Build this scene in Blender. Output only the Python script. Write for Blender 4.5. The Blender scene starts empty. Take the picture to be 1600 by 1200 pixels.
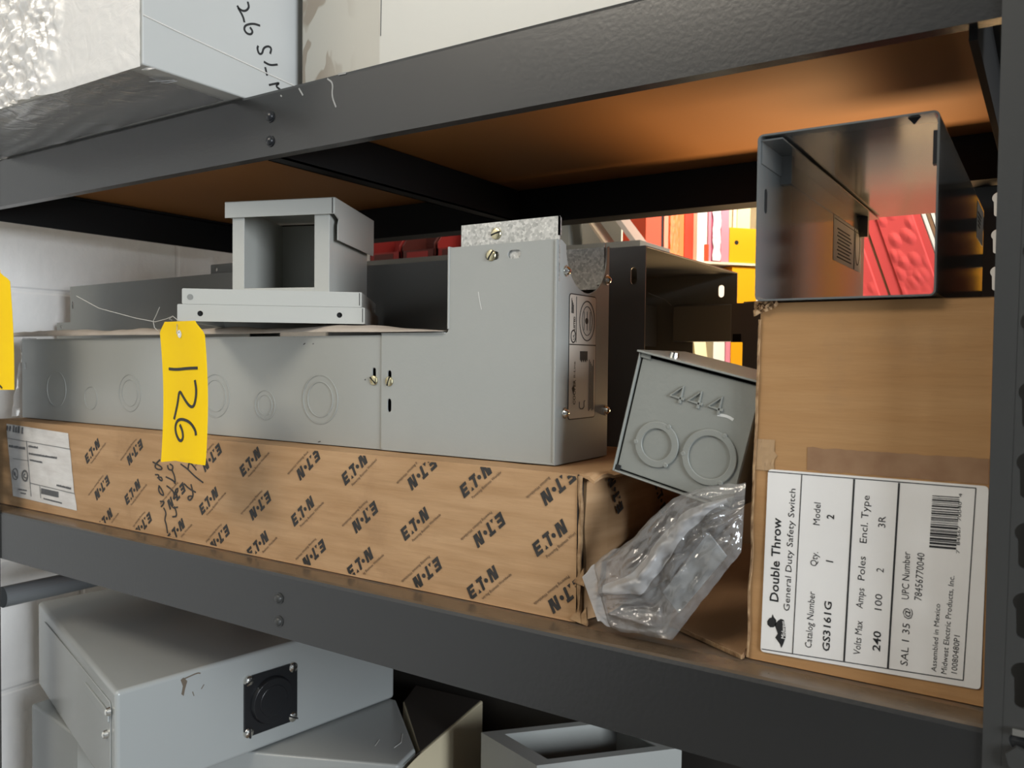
import bpy, bmesh, math, random
from math import sin, cos, pi, radians, sqrt
from mathutils import Vector, Matrix, noise

scene = bpy.context.scene
col = scene.collection

# ------------------------------------------------------------------ camera
CAM = Vector((0, 0, 1.322))
def cam_matrix(yaw, pitch, roll):
    f = Vector((-sin(yaw) * cos(pitch), cos(yaw) * cos(pitch), -sin(pitch)))
    r = Vector((cos(yaw), sin(yaw), 0))
    u = r.cross(f)
    r2 = cos(roll) * r + sin(roll) * u
    u2 = -sin(roll) * r + cos(roll) * u
    m = Matrix((r2, u2, -f)).transposed().to_4x4()
    m.translation = CAM
    return m
cd = bpy.data.cameras.new('camera')
cam = bpy.data.objects.new('camera', cd)
col.objects.link(cam)
cam.matrix_world = cam_matrix(radians(33.3), radians(1.6), radians(.6))
cd.sensor_width = 36.0
cd.lens = 36.0 * 1290 / 1600
cd.clip_start = .02
cd.dof.use_dof = True
cd.dof.focus_distance = .82
cd.dof.aperture_fstop = 13.0
scene.camera = cam

# ------------------------------------------------------------------ world and lights
w = bpy.data.worlds.new('world')
scene.world = w
w.use_nodes = True
bgn = w.node_tree.nodes['Background']
bgn.inputs[0].default_value = (.80, .88, 1.0, 1)
bgn.inputs[1].default_value = .10

def area(name, loc, target, sx, sy, power, color):
    d = bpy.data.lights.new(name, 'AREA')
    d.shape = 'RECTANGLE'; d.size = sx; d.size_y = sy
    d.energy = power; d.color = color
    o = bpy.data.objects.new(name, d)
    col.objects.link(o)
    o.location = loc
    o.rotation_euler = (Vector(target) - Vector(loc)).to_track_quat('-Z', 'Y').to_euler()
    return o
area('window_daylight', (2.7, -.45, 1.65), (-.8, .6, 1.2), 1.1, 1.1, 118, (.86, .93, 1.0))
area('aisle_ceiling_lamp', (-1.25, -1.0, 2.75), (-.95, .4, 1.3), 1.4, .4, 30, (1.0, .91, .77))
lamp = area('back_aisle_ceiling_lamp', (-.05, 1.25, 2.3), (-.60, 1.80, 1.55), .5, .2, 5.0, (1.0, .86, .66))
lamp.data.spread = radians(75)
area('added_board_glow', (-.20, 1.37, 1.20), (-.22, .84, 1.58), .40, .12, 1.35, (1.0, .63, .30)).data.spread = radians(80)  # added unseen light that warms the underside of the upper board

scene.view_settings.view_transform = 'Standard'
scene.view_settings.look = 'None'
scene.view_settings.gamma = 1
scene.view_settings.use_curve_mapping = False
scene.view_settings.exposure = 0.0

# ------------------------------------------------------------------ materials
def srgb(r, g, b):
    def c(v):
        v /= 255
        return v / 12.92 if v <= .04045 else ((v + .055) / 1.055) ** 2.4
    return (c(r), c(g), c(b), 1)
MATS = {}
def mat(name, color, rough=.5, metal=0.0, spec=.5, var=None, var_scale=8, bump=0, bump_scale=60,
        rough_var=0, stretch=None, trans=0):
    m = bpy.data.materials.new(name)
    m.use_nodes = True
    nt = m.node_tree; N = nt.nodes; L = nt.links
    b = N['Principled BSDF']
    b.inputs['Base Color'].default_value = color
    b.inputs['Roughness'].default_value = rough
    b.inputs['Metallic'].default_value = metal
    b.inputs['Specular IOR Level'].default_value = spec
    tc = N.new('ShaderNodeTexCoord')
    src = tc.outputs['Object']
    if stretch:
        mp = N.new('ShaderNodeMapping'); mp.inputs['Scale'].default_value = stretch
        L.new(src, mp.inputs['Vector']); src = mp.outputs[0]
    if var:
        n = N.new('ShaderNodeTexNoise'); n.inputs['Scale'].default_value = var_scale; n.inputs['Detail'].default_value = 6
        L.new(src, n.inputs['Vector'])
        r = N.new('ShaderNodeValToRGB')
        r.color_ramp.elements[0].position = .32; r.color_ramp.elements[1].position = .68
        r.color_ramp.elements[0].color = color; r.color_ramp.elements[1].color = var
        L.new(n.outputs[0], r.inputs[0]); L.new(r.outputs[0], b.inputs['Base Color'])
    if rough_var:
        n2 = N.new('ShaderNodeTexNoise'); n2.inputs['Scale'].default_value = 14; n2.inputs['Detail'].default_value = 4
        L.new(src, n2.inputs['Vector'])
        mr = N.new('ShaderNodeMapRange')
        mr.inputs['To Min'].default_value = max(.03, rough - rough_var); mr.inputs['To Max'].default_value = rough + rough_var
        L.new(n2.outputs[0], mr.inputs[0]); L.new(mr.outputs[0], b.inputs['Roughness'])
    if bump:
        n3 = N.new('ShaderNodeTexNoise'); n3.inputs['Scale'].default_value = bump_scale; n3.inputs['Detail'].default_value = 3
        L.new(src, n3.inputs['Vector'])
        bp = N.new('ShaderNodeBump'); bp.inputs['Strength'].default_value = bump; bp.inputs['Distance'].default_value = .002
        L.new(n3.outputs[0], bp.inputs['Height']); L.new(bp.outputs[0], b.inputs['Normal'])
    MATS[name] = m
    return m

def dusty(name, paint, dust, rough):
    """Paint with settled dust on its upward faces."""
    m = mat(name, paint, rough, bump=.05, bump_scale=240)
    nt = m.node_tree; N = nt.nodes; L = nt.links; b = N['Principled BSDF']
    g = N.new('ShaderNodeNewGeometry'); s = N.new('ShaderNodeSeparateXYZ')
    L.new(g.outputs['True Normal'], s.inputs[0])
    mr = N.new('ShaderNodeMapRange'); mr.inputs['From Min'].default_value = .4; mr.inputs['From Max'].default_value = .95
    L.new(s.outputs[2], mr.inputs[0])
    tc = N.new('ShaderNodeTexCoord')
    n = N.new('ShaderNodeTexNoise'); n.inputs['Scale'].default_value = 30; n.inputs['Detail'].default_value = 5
    L.new(tc.outputs['Object'], n.inputs['Vector'])
    mm = N.new('ShaderNodeMath'); mm.operation = 'MULTIPLY'
    mr2 = N.new('ShaderNodeMapRange'); mr2.inputs['From Min'].default_value = .3; mr2.inputs['From Max'].default_value = .6; mr2.inputs['To Min'].default_value = .65
    L.new(n.outputs[0], mr2.inputs[0])
    L.new(mr.outputs[0], mm.inputs[0]); L.new(mr2.outputs[0], mm.inputs[1])
    mx = N.new('ShaderNodeMix'); mx.data_type = 'RGBA'
    mx.inputs[6].default_value = paint; mx.inputs[7].default_value = dust
    L.new(mm.outputs[0], mx.inputs[0]); L.new(mx.outputs[2], b.inputs['Base Color'])
    return m

RACK = dusty('rack_grey_paint', (.016, .016, .0156, 1), (.12, .085, .055, 1), .27)
RACK.node_tree.nodes['Principled BSDF'].inputs['Specular IOR Level'].default_value = .7
POST = mat('post_grey_paint', (.036, .036, .034, 1), .42, bump=.05, bump_scale=200)
BLACKM = mat('black_paint', (.012, .012, .012, 1), .7, spec=.2)
PAINT = mat('enclosure_grey_paint', (.335, .345, .325, 1), .34, var=(.36, .366, .345, 1), var_scale=5, bump=.035, bump_scale=420)
PAINT2 = mat('cover_grey_paint', (.44, .44, .405, 1), .4, bump=.04, bump_scale=400)
PAINTD = mat('shaded_grey_paint', (.17, .172, .162, 1), .36, bump=.03, bump_scale=300)  # enclosure grey darkened; the rear trough's shade is put into the colour
PAINTL = mat('trough_mid_grey_paint', (.225, .23, .215, 1), .4, bump=.03, bump_scale=300)
BOXP = mat('junction_grey_paint', (.225, .232, .21, 1), .38, var=(.25, .255, .23, 1), var_scale=14, bump=.08, bump_scale=300)
GLOSS = mat('glossy_grey_paint', (.13, .135, .132, 1), .14, spec=.8, bump=.02, bump_scale=30)
ENCL = mat('cabinet_grey_paint', (.36, .375, .365, 1), .24, bump=.02, bump_scale=60)
CREAM = mat('cream_paint', (.74, .65, .45, 1), .35)
CHROME = mat('bright_zinc', (.78, .77, .72, 1), .2, metal=1)
BRASSY = mat('yellow_zinc', (.62, .56, .36, 1), .28, metal=1)
DARK = mat('dark_recess', (.008, .008, .008, 1), .8)
BLACKP = mat('black_plastic', (.012, .013, .015, 1), .3)
INK = mat('black_ink', (.012, .012, .013, 1), .6)
LOGOINK = mat('faded_black_ink', (.018, .017, .016, 1), .65, var=(.035, .03, .026, 1), var_scale=90)
FADE = mat('worn_brown_ink', (.17, .10, .055, 1), .8, var=(.10, .062, .037, 1), var_scale=160)
GREYINK = mat('grey_ink', (.12, .12, .12, 1), .7)
LABEL = mat('white_label_paper', (.78, .76, .73, 1), .42, var=(.72, .70, .67, 1), var_scale=12, bump=.08, bump_scale=25)
OLDLABEL = mat('creased_label_paper', (.70, .68, .65, 1), .5, var=(.6, .57, .54, 1), var_scale=30, bump=.25, bump_scale=70, stretch=(1, 1, 3))
CREAMLAB = mat('plate_label', (.62, .55, .47, 1), .3)
TAGY = mat('yellow_tag_card', (.93, .60, .003, 1), .6, spec=.15, var=(.95, .63, .003, 1), var_scale=20)
WIREM = mat('twisted_wire', (.55, .53, .48, 1), .35, metal=.7)
PAPER = mat('kraft_packing_paper', (.42, .36, .30, 1), .75, var=(.5, .44, .38, 1), var_scale=25, bump=.3, bump_scale=40)
TAPE = mat('brown_tape_residue', (.235, .125, .062, 1), .7, var=(.30, .175, .092, 1), var_scale=50)
FLOORM = mat('concrete', (.30, .29, .27, 1), .7, var=(.24, .23, .22, 1), var_scale=3, bump=.2, bump_scale=20)
CEIL = mat('ceiling_white', (.62, .61, .58, 1), .8)
WALLB = mat('back_wall_paint', (.55, .48, .40, 1), .8, bump=.1, bump_scale=40)

def cardboard(name, c1, c2, bands=(1, 1, 9), stain=None, flute=0):
    m = mat(name, c1, .78, var=c2, var_scale=9, bump=.28, bump_scale=22, stretch=bands, spec=.25)
    if stain:
        nt = m.node_tree; N = nt.nodes; L = nt.links; b = N['Principled BSDF']
        base = b.inputs['Base Color'].links[0].from_socket
        tc = N.new('ShaderNodeTexCoord')
        n = N.new('ShaderNodeTexNoise'); n.inputs['Scale'].default_value = 11; n.inputs['Detail'].default_value = 9; n.inputs['Roughness'].default_value = .65
        L.new(tc.outputs['Object'], n.inputs['Vector'])
        mr = N.new('ShaderNodeMapRange'); mr.inputs['From Min'].default_value = .56; mr.inputs['From Max'].default_value = .75; mr.inputs['To Max'].default_value = .6
        L.new(n.outputs[0], mr.inputs[0])
        mx = N.new('ShaderNodeMix'); mx.data_type = 'RGBA'; mx.inputs[7].default_value = stain
        L.new(mr.outputs[0], mx.inputs[0]); L.new(base, mx.inputs[6]); L.new(mx.outputs[2], b.inputs['Base Color'])
    return m
KRAFT = cardboard('long_carton_kraft', (.385, .228, .112, 1), (.49, .308, .165, 1), stain=(.30, .175, .09, 1))
KRAFT2 = cardboard('tall_carton_kraft', (.36, .195, .08, 1), (.405, .232, .102, 1), bands=(.8, .8, 7), stain=(.28, .165, .085, 1))
KRAFT3 = cardboard('open_carton_kraft', (.20, .112, .055, 1), (.24, .138, .070, 1), bands=(1, 1, 1))
BOARD = dusty('particle_board', (.37, .17, .058, 1), (.125, .098, .073, 1), .6)
BOARD.node_tree.nodes['Principled BSDF'].inputs['Specular IOR Level'].default_value = .12
EDGEK = mat('torn_cardboard_edge', (.42, .27, .14, 1), .9, var=(.2, .11, .05, 1), var_scale=120)

def block_wall():
    m = mat('painted_block', (.86, .845, .82, 1), .55, bump=.25, bump_scale=70)
    nt = m.node_tree; N = nt.nodes; L = nt.links; b = N['Principled BSDF']
    tc = N.new('ShaderNodeTexCoord'); sp = N.new('ShaderNodeSeparateXYZ'); cb = N.new('ShaderNodeCombineXYZ')
    L.new(tc.outputs['Object'], sp.inputs[0])
    ay = N.new('ShaderNodeMath'); ay.operation = 'ADD'; ay.inputs[1].default_value = -.836
    az = N.new('ShaderNodeMath'); az.operation = 'ADD'; az.inputs[1].default_value = 2.3130 - 1.436
    L.new(sp.outputs[1], ay.inputs[0]); L.new(sp.outputs[2], az.inputs[0])
    L.new(ay.outputs[0], cb.inputs[0]); L.new(az.outputs[0], cb.inputs[1])
    br = N.new('ShaderNodeTexBrick')
    br.inputs['Scale'].default_value = 1; br.inputs['Brick Width'].default_value = .4; br.inputs['Row Height'].default_value = .2313
    br.inputs['Mortar Size'].default_value = .006; br.inputs['Mortar Smooth'].default_value = .6
    L.new(cb.outputs[0], br.inputs['Vector'])
    n = N.new('ShaderNodeTexNoise'); n.inputs['Scale'].default_value = 55; n.inputs['Detail'].default_value = 5
    L.new(tc.outputs['Object'], n.inputs['Vector'])
    ma = N.new('ShaderNodeMath'); ma.operation = 'MULTIPLY_ADD'; ma.inputs[1].default_value = -1.6
    L.new(br.outputs['Fac'], ma.inputs[0]); L.new(n.outputs[0], ma.inputs[2])
    bp = [x for x in N if x.type == 'BUMP'][0]
    bp.inputs['Strength'].default_value = .35; bp.inputs['Distance'].default_value = .004
    L.new(ma.outputs[0], bp.inputs['Height'])
    return m
BLOCK = block_wall()

def galv():
    m = mat('galvanised_spangle', (.5, .5, .48, 1), .4, metal=.55)
    nt = m.node_tree; N = nt.nodes; L = nt.links; b = N['Principled BSDF']
    tc = N.new('ShaderNodeTexCoord'); v = N.new('ShaderNodeTexVoronoi'); v.inputs['Scale'].default_value = 420
    L.new(tc.outputs['Object'], v.inputs['Vector'])
    r = N.new('ShaderNodeValToRGB')
    r.color_ramp.elements[0].color = (.34, .34, .32, 1); r.color_ramp.elements[1].color = (.74, .73, .69, 1)
    L.new(v.outputs['Color'], r.inputs[0]); L.new(r.outputs[0], b.inputs['Base Color'])
    return m
GALV = galv()

def film(name, clear, tint, rough, bump, scale, shine=1.3):
    """Thin plastic film: partly see-through, partly milky, glossy."""
    m = bpy.data.materials.new(name); m.use_nodes = True
    nt = m.node_tree; N = nt.nodes; L = nt.links
    N.remove(N['Principled BSDF']); out = N['Material Output']
    tr = N.new('ShaderNodeBsdfTransparent'); tr.inputs[0].default_value = (.97, .97, .97, 1)
    di = N.new('ShaderNodeBsdfDiffuse'); di.inputs[0].default_value = tint
    tl = N.new('ShaderNodeBsdfTranslucent'); tl.inputs[0].default_value = tint
    gl = N.new('ShaderNodeBsdfGlossy'); gl.inputs['Roughness'].default_value = rough
    tc = N.new('ShaderNodeTexCoord')
    n = N.new('ShaderNodeTexNoise'); n.inputs['Scale'].default_value = scale; n.inputs['Detail'].default_value = 4; n.inputs['Distortion'].default_value = 1.2
    L.new(tc.outputs['Object'], n.inputs['Vector'])
    bp = N.new('ShaderNodeBump'); bp.inputs['Strength'].default_value = bump; bp.inputs['Distance'].default_value = .004
    L.new(n.outputs[0], bp.inputs['Height'])
    for s in (di, tl, gl): L.new(bp.outputs[0], s.inputs['Normal'])
    m1 = N.new('ShaderNodeMixShader'); m1.inputs[0].default_value = .4
    L.new(di.outputs[0], m1.inputs[1]); L.new(tl.outputs[0], m1.inputs[2])
    m2 = N.new('ShaderNodeMixShader'); m2.inputs[0].default_value = clear
    L.new(m1.outputs[0], m2.inputs[1]); L.new(tr.outputs[0], m2.inputs[2])
    fr = N.new('ShaderNodeFresnel'); fr.inputs[0].default_value = 1.5; L.new(bp.outputs[0], fr.inputs['Normal'])
    ad = N.new('ShaderNodeMath'); ad.operation = 'MULTIPLY_ADD'; ad.inputs[1].default_value = shine; ad.inputs[2].default_value = .03
    ad.use_clamp = True
    L.new(fr.outputs[0], ad.inputs[0])
    m3 = N.new('ShaderNodeMixShader'); L.new(ad.outputs[0], m3.inputs[0])
    L.new(m2.outputs[0], m3.inputs[1]); L.new(gl.outputs[0], m3.inputs[2])
    L.new(m3.outputs[0], out.inputs['Surface'])
    MATS[name] = m
    return m
BAG = film('clear_bag_film', .76, (.62, .61, .59, 1), .09, .6, 42)
BAGZIP = film('milky_bag_film', .50, (.72, .71, .70, 1), .16, .2, 30)
WRAP = film('stretch_wrap_film', .06, (.93, .90, .85, 1), .35, .3, 34, .45)

WRAPU = film('clear_wrap_film', .72, (.5, .49, .47, 1), .25, .4, 34, .8)

# ------------------------------------------------------------------ mesh helpers
class MB:
    def __init__(s): s.v = []; s.f = []; s.m = []
    def add(s, verts, faces, mi=0):
        o = len(s.v)
        s.v += [Vector(p) for p in verts]
        for f in faces: s.f.append([i + o for i in f]); s.m.append(mi)
    def poly(s, pts, mi=0): s.add(pts, [list(range(len(pts)))], mi)
    def box(s, x0, x1, y0, y1, z0, z1, mi=0, M=None):
        p = [(x0, y0, z0), (x1, y0, z0), (x1, y1, z0), (x0, y1, z0), (x0, y0, z1), (x1, y0, z1), (x1, y1, z1), (x0, y1, z1)]
        if M: p = [M @ Vector(q) for q in p]
        s.add(p, [(0, 3, 2, 1), (4, 5, 6, 7), (0, 1, 5, 4), (1, 2, 6, 5), (2, 3, 7, 6), (3, 0, 4, 7)], mi)
    def prism(s, pts, vec, mi=0):
        n = len(pts); vec = Vector(vec)
        a = [Vector(p) for p in pts]; b = [p + vec for p in a]
        s.add(a + b, [list(range(n)), list(range(2 * n - 1, n - 1, -1))] + [(i, (i + 1) % n, n + (i + 1) % n, n + i) for i in range(n)], mi)
    def cyl(s, p0, p1, r0, r1=None, n=20, mi=0):
        r1 = r0 if r1 is None else r1
        p0 = Vector(p0); p1 = Vector(p1); d = (p1 - p0).normalized()
        a = d.orthogonal().normalized(); b = d.cross(a)
        A = [p0 + r0 * (cos(2 * pi * i / n) * a + sin(2 * pi * i / n) * b) for i in range(n)]
        B = [p1 + r1 * (cos(2 * pi * i / n) * a + sin(2 * pi * i / n) * b) for i in range(n)]
        s.add(A + B, [list(range(n))[::-1], list(range(n, 2 * n))] + [(i, (i + 1) % n, n + (i + 1) % n, n + i) for i in range(n)], mi)
    def dome(s, p, d, r, h, n=18, k=4, mi=0):
        p = Vector(p); d = Vector(d).normalized(); a = d.orthogonal().normalized(); b = d.cross(a)
        vs = []; fs = []
        for j in range(k):
            t = j / k * pi / 2
            vs += [p + r * cos(t) * (cos(2 * pi * i / n) * a + sin(2 * pi * i / n) * b) + h * sin(t) * d for i in range(n)]
        vs.append(p + h * d)
        for j in range(k - 1):
            fs += [(j * n + i, j * n + (i + 1) % n, (j + 1) * n + (i + 1) % n, (j + 1) * n + i) for i in range(n)]
        fs += [((k - 1) * n + i, (k - 1) * n + (i + 1) % n, len(vs) - 1) for i in range(n)]
        fs.append(list(range(n))[::-1])
        s.add(vs, fs, mi)
    def tube(s, path, r, n=8, mi=0):
        P = [Vector(p) for p in path]; vs = []; fs = []; a = None
        for i, p in enumerate(P):
            d = (P[min(i + 1, len(P) - 1)] - P[max(i - 1, 0)]).normalized()
            a = d.orthogonal().normalized() if a is None else (a - a.dot(d) * d).normalized()
            b = d.cross(a)
            vs += [p + r * (cos(2 * pi * k / n) * a + sin(2 * pi * k / n) * b) for k in range(n)]
        for i in range(len(P) - 1):
            fs += [(i * n + k, i * n + (k + 1) % n, (i + 1) * n + (k + 1) % n, (i + 1) * n + k) for k in range(n)]
        fs += [list(range(n))[::-1], list(range((len(P) - 1) * n, len(P) * n))]
        s.add(vs, fs, mi)
    def grid(s, fn, nu, nv, mi=0):
        s.add([fn(i / nu, j / nv) for j in range(nv + 1) for i in range(nu + 1)],
              [(j * (nu + 1) + i, j * (nu + 1) + i + 1, (j + 1) * (nu + 1) + i + 1, (j + 1) * (nu + 1) + i) for j in range(nv) for i in range(nu)], mi)
    def merge(s, mesh, xf, mi=0):
        s.add([xf(v.co) for v in mesh.vertices], [list(p.vertices) for p in mesh.polygons], mi)
    def build(s, name, mats, parent=None, bevel=0, smooth=False, solid=0, weld=False, seg=2, subs=0):
        me = bpy.data.meshes.new(name)
        inv = parent.matrix_basis.inverted() if parent is not None and parent.type == 'EMPTY' else Matrix()
        if parent is not None and parent.type != 'EMPTY' and parent.parent is not None:
            inv = parent.parent.matrix_basis.inverted()
        elif parent is not None and parent.type != 'EMPTY':
            inv = parent.matrix_basis.inverted()
        me.from_pydata([inv @ p for p in s.v], [], s.f)
        mats = mats if isinstance(mats, (list, tuple)) else [mats]
        for m in mats: me.materials.append(m)
        for p, i in zip(me.polygons, s.m): p.material_index = i
        bm = bmesh.new(); bm.from_mesh(me)
        if weld: bmesh.ops.remove_doubles(bm, verts=bm.verts, dist=1e-5)
        bmesh.ops.recalc_face_normals(bm, faces=bm.faces)
        bm.to_mesh(me); bm.free()
        if smooth:
            me.polygons.foreach_set('use_smooth', [True] * len(me.polygons))
        o = bpy.data.objects.new(name, me)
        col.objects.link(o)
        if parent is not None: o.parent = parent
        if solid:
            md = o.modifiers.new('thickness', 'SOLIDIFY'); md.thickness = solid; md.offset = 0
        if bevel:
            md = o.modifiers.new('bevel', 'BEVEL'); md.width = bevel; md.segments = seg; md.limit_method = 'ANGLE'; md.angle_limit = radians(40)
            md.harden_normals = True
        if subs:
            md = o.modifiers.new('sub', 'SUBSURF'); md.levels = subs; md.render_levels = subs
        return o

def tag(o, label, cat, group=None, kind=None):
    if label: o['label'] = label
    if cat: o['category'] = cat
    if group: o['group'] = group
    if kind: o['kind'] = kind
    return o
def thing(name, label, cat, loc=(0, 0, 0), rz=0, group=None, rot=None):
    o = bpy.data.objects.new(name, None)
    col.objects.link(o)
    o.empty_display_size = .02
    o.matrix_basis = Matrix.Translation(loc) @ (rot if rot else Matrix.Rotation(rz, 4, 'Z'))
    return tag(o, label, cat, group)

class Frame:
    """A flat face to draw on: origin, two axes in the face and the outward normal."""
    def __init__(s, o, u, v, disp=None):
        s.o = Vector(o); s.u = Vector(u).normalized(); s.v = Vector(v).normalized(); s.n = s.u.cross(s.v); s.disp = disp
    def p(s, a, b, c=0):
        if s.disp: c += s.disp(a, b)
        return s.o + a * s.u + b * s.v + c * s.n
    def rect(s, mb, a0, a1, b0, b1, c0=0, c1=.0004, mi=0):
        s.poly(mb, [(a0, b0), (a1, b0), (a1, b1), (a0, b1)], c0, c1, mi)
    def poly(s, mb, pts, c0=0, c1=.0004, mi=0):
        n = len(pts)
        A = [s.p(a, b, c0) for a, b in pts]; B = [s.p(a, b, c1) for a, b in pts]
        mb.add(A + B, [list(range(n))[::-1], list(range(n, 2 * n))] + [(i, (i + 1) % n, n + (i + 1) % n, n + i) for i in range(n)], mi)
    def stroke(s, mb, pts, w, c0=0, c1=.0004, mi=0, smooth=2):
        P = [Vector(p) for p in pts]
        for _ in range(smooth):
            if len(P) < 3: break
            Q = [P[0]]
            for i in range(len(P) - 1):
                Q += [P[i] * .75 + P[i + 1] * .25, P[i] * .25 + P[i + 1] * .75]
            P = Q + [P[-1]]
        Lf = []; Rt = []
        for i, p in enumerate(P):
            d = (P[min(i + 1, len(P) - 1)] - P[max(i - 1, 0)])
            if d.length < 1e-9: d = Vector((1, 0))
            d.normalize(); n = Vector((-d.y, d.x)) * w / 2
            Lf.append(p + n); Rt.append(p - n)
        vs = [s.p(q.x, q.y, c) for c in (c0, c1) for pr in zip(Lf, Rt) for q in pr]
        k = 2 * len(P); fs = []
        for i in range(len(P) - 1):
            a = 2 * i
            fs += [(k + a, k + a + 2, k + a + 3, k + a + 1), (a, a + 1, a + 3, a + 2), (a, a + 2, k + a + 2, k + a), (a + 1, k + a + 1, k + a + 3, a + 3)]
        fs += [(0, k, k + 1, 1), (k - 2, k - 1, 2 * k - 1, 2 * k - 2)]
        mb.add(vs, fs, mi)
    def ring(s, mb, a, b, ra, ri, c0=0, c1=.0004, n=40, mi=0, sq=1):
        vs = []
        for c in (c0, c1):
            for r in (ra, ri):
                vs += [s.p(a + r * cos(2 * pi * i / n), b + sq * r * sin(2 * pi * i / n), c) for i in range(n)]
        O0, I0, O1, I1 = 0, n, 2 * n, 3 * n; fs = []
        for i in range(n):
            j = (i + 1) % n
            fs += [(O1 + i, O1 + j, I1 + j, I1 + i), (O0 + i, O0 + j, O1 + j, O1 + i), (I0 + j, I0 + i, I1 + i, I1 + j), (O0 + j, O0 + i, I0 + i, I0 + j)]
        mb.add(vs, fs, mi)
    def disc(s, mb, a, b, r, c0=0, c1=.0004, n=24, mi=0, sq=1):
        s.poly(mb, [(a + r * cos(2 * pi * i / n), b + sq * r * sin(2 * pi * i / n)) for i in range(n)], c0, c1, mi)
    def sub(s, a, b, ang):
        f = Frame(s.p(a, b), s.u * cos(ang) + s.v * sin(ang), s.v * cos(ang) - s.u * sin(ang))
        if s.disp:
            ca, sa = cos(ang), sin(ang); base = s.disp(a, b)
            f.disp = lambda x, y: s.disp(a + ca * x - sa * y, b + sa * x + ca * y) - base
        return f

_tc = {}
def text_mesh(t, bold=0, extr=0.0):
    k = (t, bold)
    if k not in _tc:
        c = bpy.data.curves.new('t', 'FONT'); c.body = t; c.size = 1; c.resolution_u = 2; c.offset = bold; c.fill_mode = 'FRONT'
        o = bpy.data.objects.new('t', c); col.objects.link(o)
        bpy.context.view_layer.update()
        me = bpy.data.meshes.new_from_object(o.evaluated_get(bpy.context.evaluated_depsgraph_get()))
        bpy.data.objects.remove(o); bpy.data.curves.remove(c)
        xs = [v.co.x for v in me.vertices]
        _tc[k] = (me, min(xs), max(xs))
    return _tc[k]
def write(mb, fr, t, a, b, length, height, ang=0, bold=0, c=.0004, mi=0, xr=None):
    """Lettering on a face: cap height and length given; starts at (a, b), runs along ang."""
    me, x0, x1 = text_mesh(t, bold)
    f = fr.sub(a, b, ang); sx = length / (x1 - x0); sy = height / .69
    if len(me.vertices): mb.merge(me, lambda p: f.p((p.x - x0) * sx, p.y * sy, c), mi)

def plate(mb, fr, outer, holes, t, mi=0):
    """Sheet with real holes: filled 2D outline, thickness t inwards from the face."""
    c = bpy.data.curves.new('p', 'CURVE'); c.dimensions = '2D'; c.fill_mode = 'BOTH'; c.extrude = t / 2
    for loop in [outer] + holes:
        sp = c.splines.new('POLY'); sp.points.add(len(loop) - 1); sp.use_cyclic_u = True
        for q, p in zip(sp.points, loop): q.co = (p[0], p[1], 0, 1)
    o = bpy.data.objects.new('p', c); col.objects.link(o)
    bpy.context.view_layer.update()
    me = bpy.data.meshes.new_from_object(o.evaluated_get(bpy.context.evaluated_depsgraph_get()))
    bpy.data.objects.remove(o); bpy.data.curves.remove(c)
    mb.merge(me, lambda p: fr.p(p.x, p.y, p.z - t / 2), mi)
    bpy.data.meshes.remove(me)
def circ(a, b, r, n=20, sq=1): return [(a + r * cos(2 * pi * i / n), b + sq * r * sin(2 * pi * i / n)) for i in range(n)]
def slot(a, b, w, h, n=8):
    r = w / 2; k = h / 2 - r
    return [(a + r * cos(pi * i / n), b + k + r * sin(pi * i / n)) for i in range(n + 1)] + [(a - r * cos(pi * i / n), b - k - r * sin(pi * i / n)) for i in range(n + 1)]
def keyhole(a, b):
    R = .0063; r = .0040
    up = [(a + R * cos(radians(t)), b + .008 + R * sin(radians(t))) for t in range(-45, 226, 15)]
    dn = [(a - r * cos(radians(t)), b - .011 - r * sin(radians(t)) * .6) for t in range(0, 181, 30)]
    return up + dn
def screw(fr, a, b, r, ang, parent, m, h=.0022, name='screw'):
    mb = MB(); f = fr.sub(a, b, ang)
    mb.cyl(f.p(0, 0, 0), f.p(0, 0, h * .45), r, r, 20)
    mb.dome(f.p(0, 0, h * .45), f.n, r, h * .6)
    mb2 = [f.p(-r * .93, -r * .13, h * .5), f.p(r * .93, -r * .13, h * .5), f.p(r * .93, r * .13, h * .5), f.p(-r * .93, r * .13, h * .5)]
    mb.prism(mb2, f.n * (h * .62), 1)
    return mb.build(name, [m, DARK], parent, smooth=False)
def clip(poly, a0, a1, b0, b1):
    for ax, lim, sg in ((0, a0, 1), (0, a1, -1), (1, b0, 1), (1, b1, -1)):
        out = []
        for i in range(len(poly)):
            p, q = poly[i], poly[(i + 1) % len(poly)]
            dp, dq = sg * (p[ax] - lim), sg * (q[ax] - lim)
            if dp >= 0: out.append(p)
            if (dp >= 0) != (dq >= 0):
                t = dp / (dp - dq); out.append((p[0] + t * (q[0] - p[0]), p[1] + t * (q[1] - p[1])))
        poly = out
        if len(poly) < 3: return []
    return poly
def lerp(a, b, t): return a + (b - a) * t
def along(P, t):
    x = t * (len(P) - 1); i = min(int(x), len(P) - 2); return Vector(P[i]).lerp(Vector(P[i + 1]), x - i)
def fbm(x, y, z=0.0, sc=1.0): return noise.fractal(Vector((x * sc, y * sc, z)), 1.0, 2.0, 4)
FR_Y = lambda y, disp=None: Frame((0, y, 0), (1, 0, 0), (0, 0, 1), disp)          # faces -Y: a = X, b = Z
FR_X = lambda x: Frame((x, 0, 0), (0, 1, 0), (0, 0, 1))                            # faces +X: a = Y, b = Z
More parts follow.
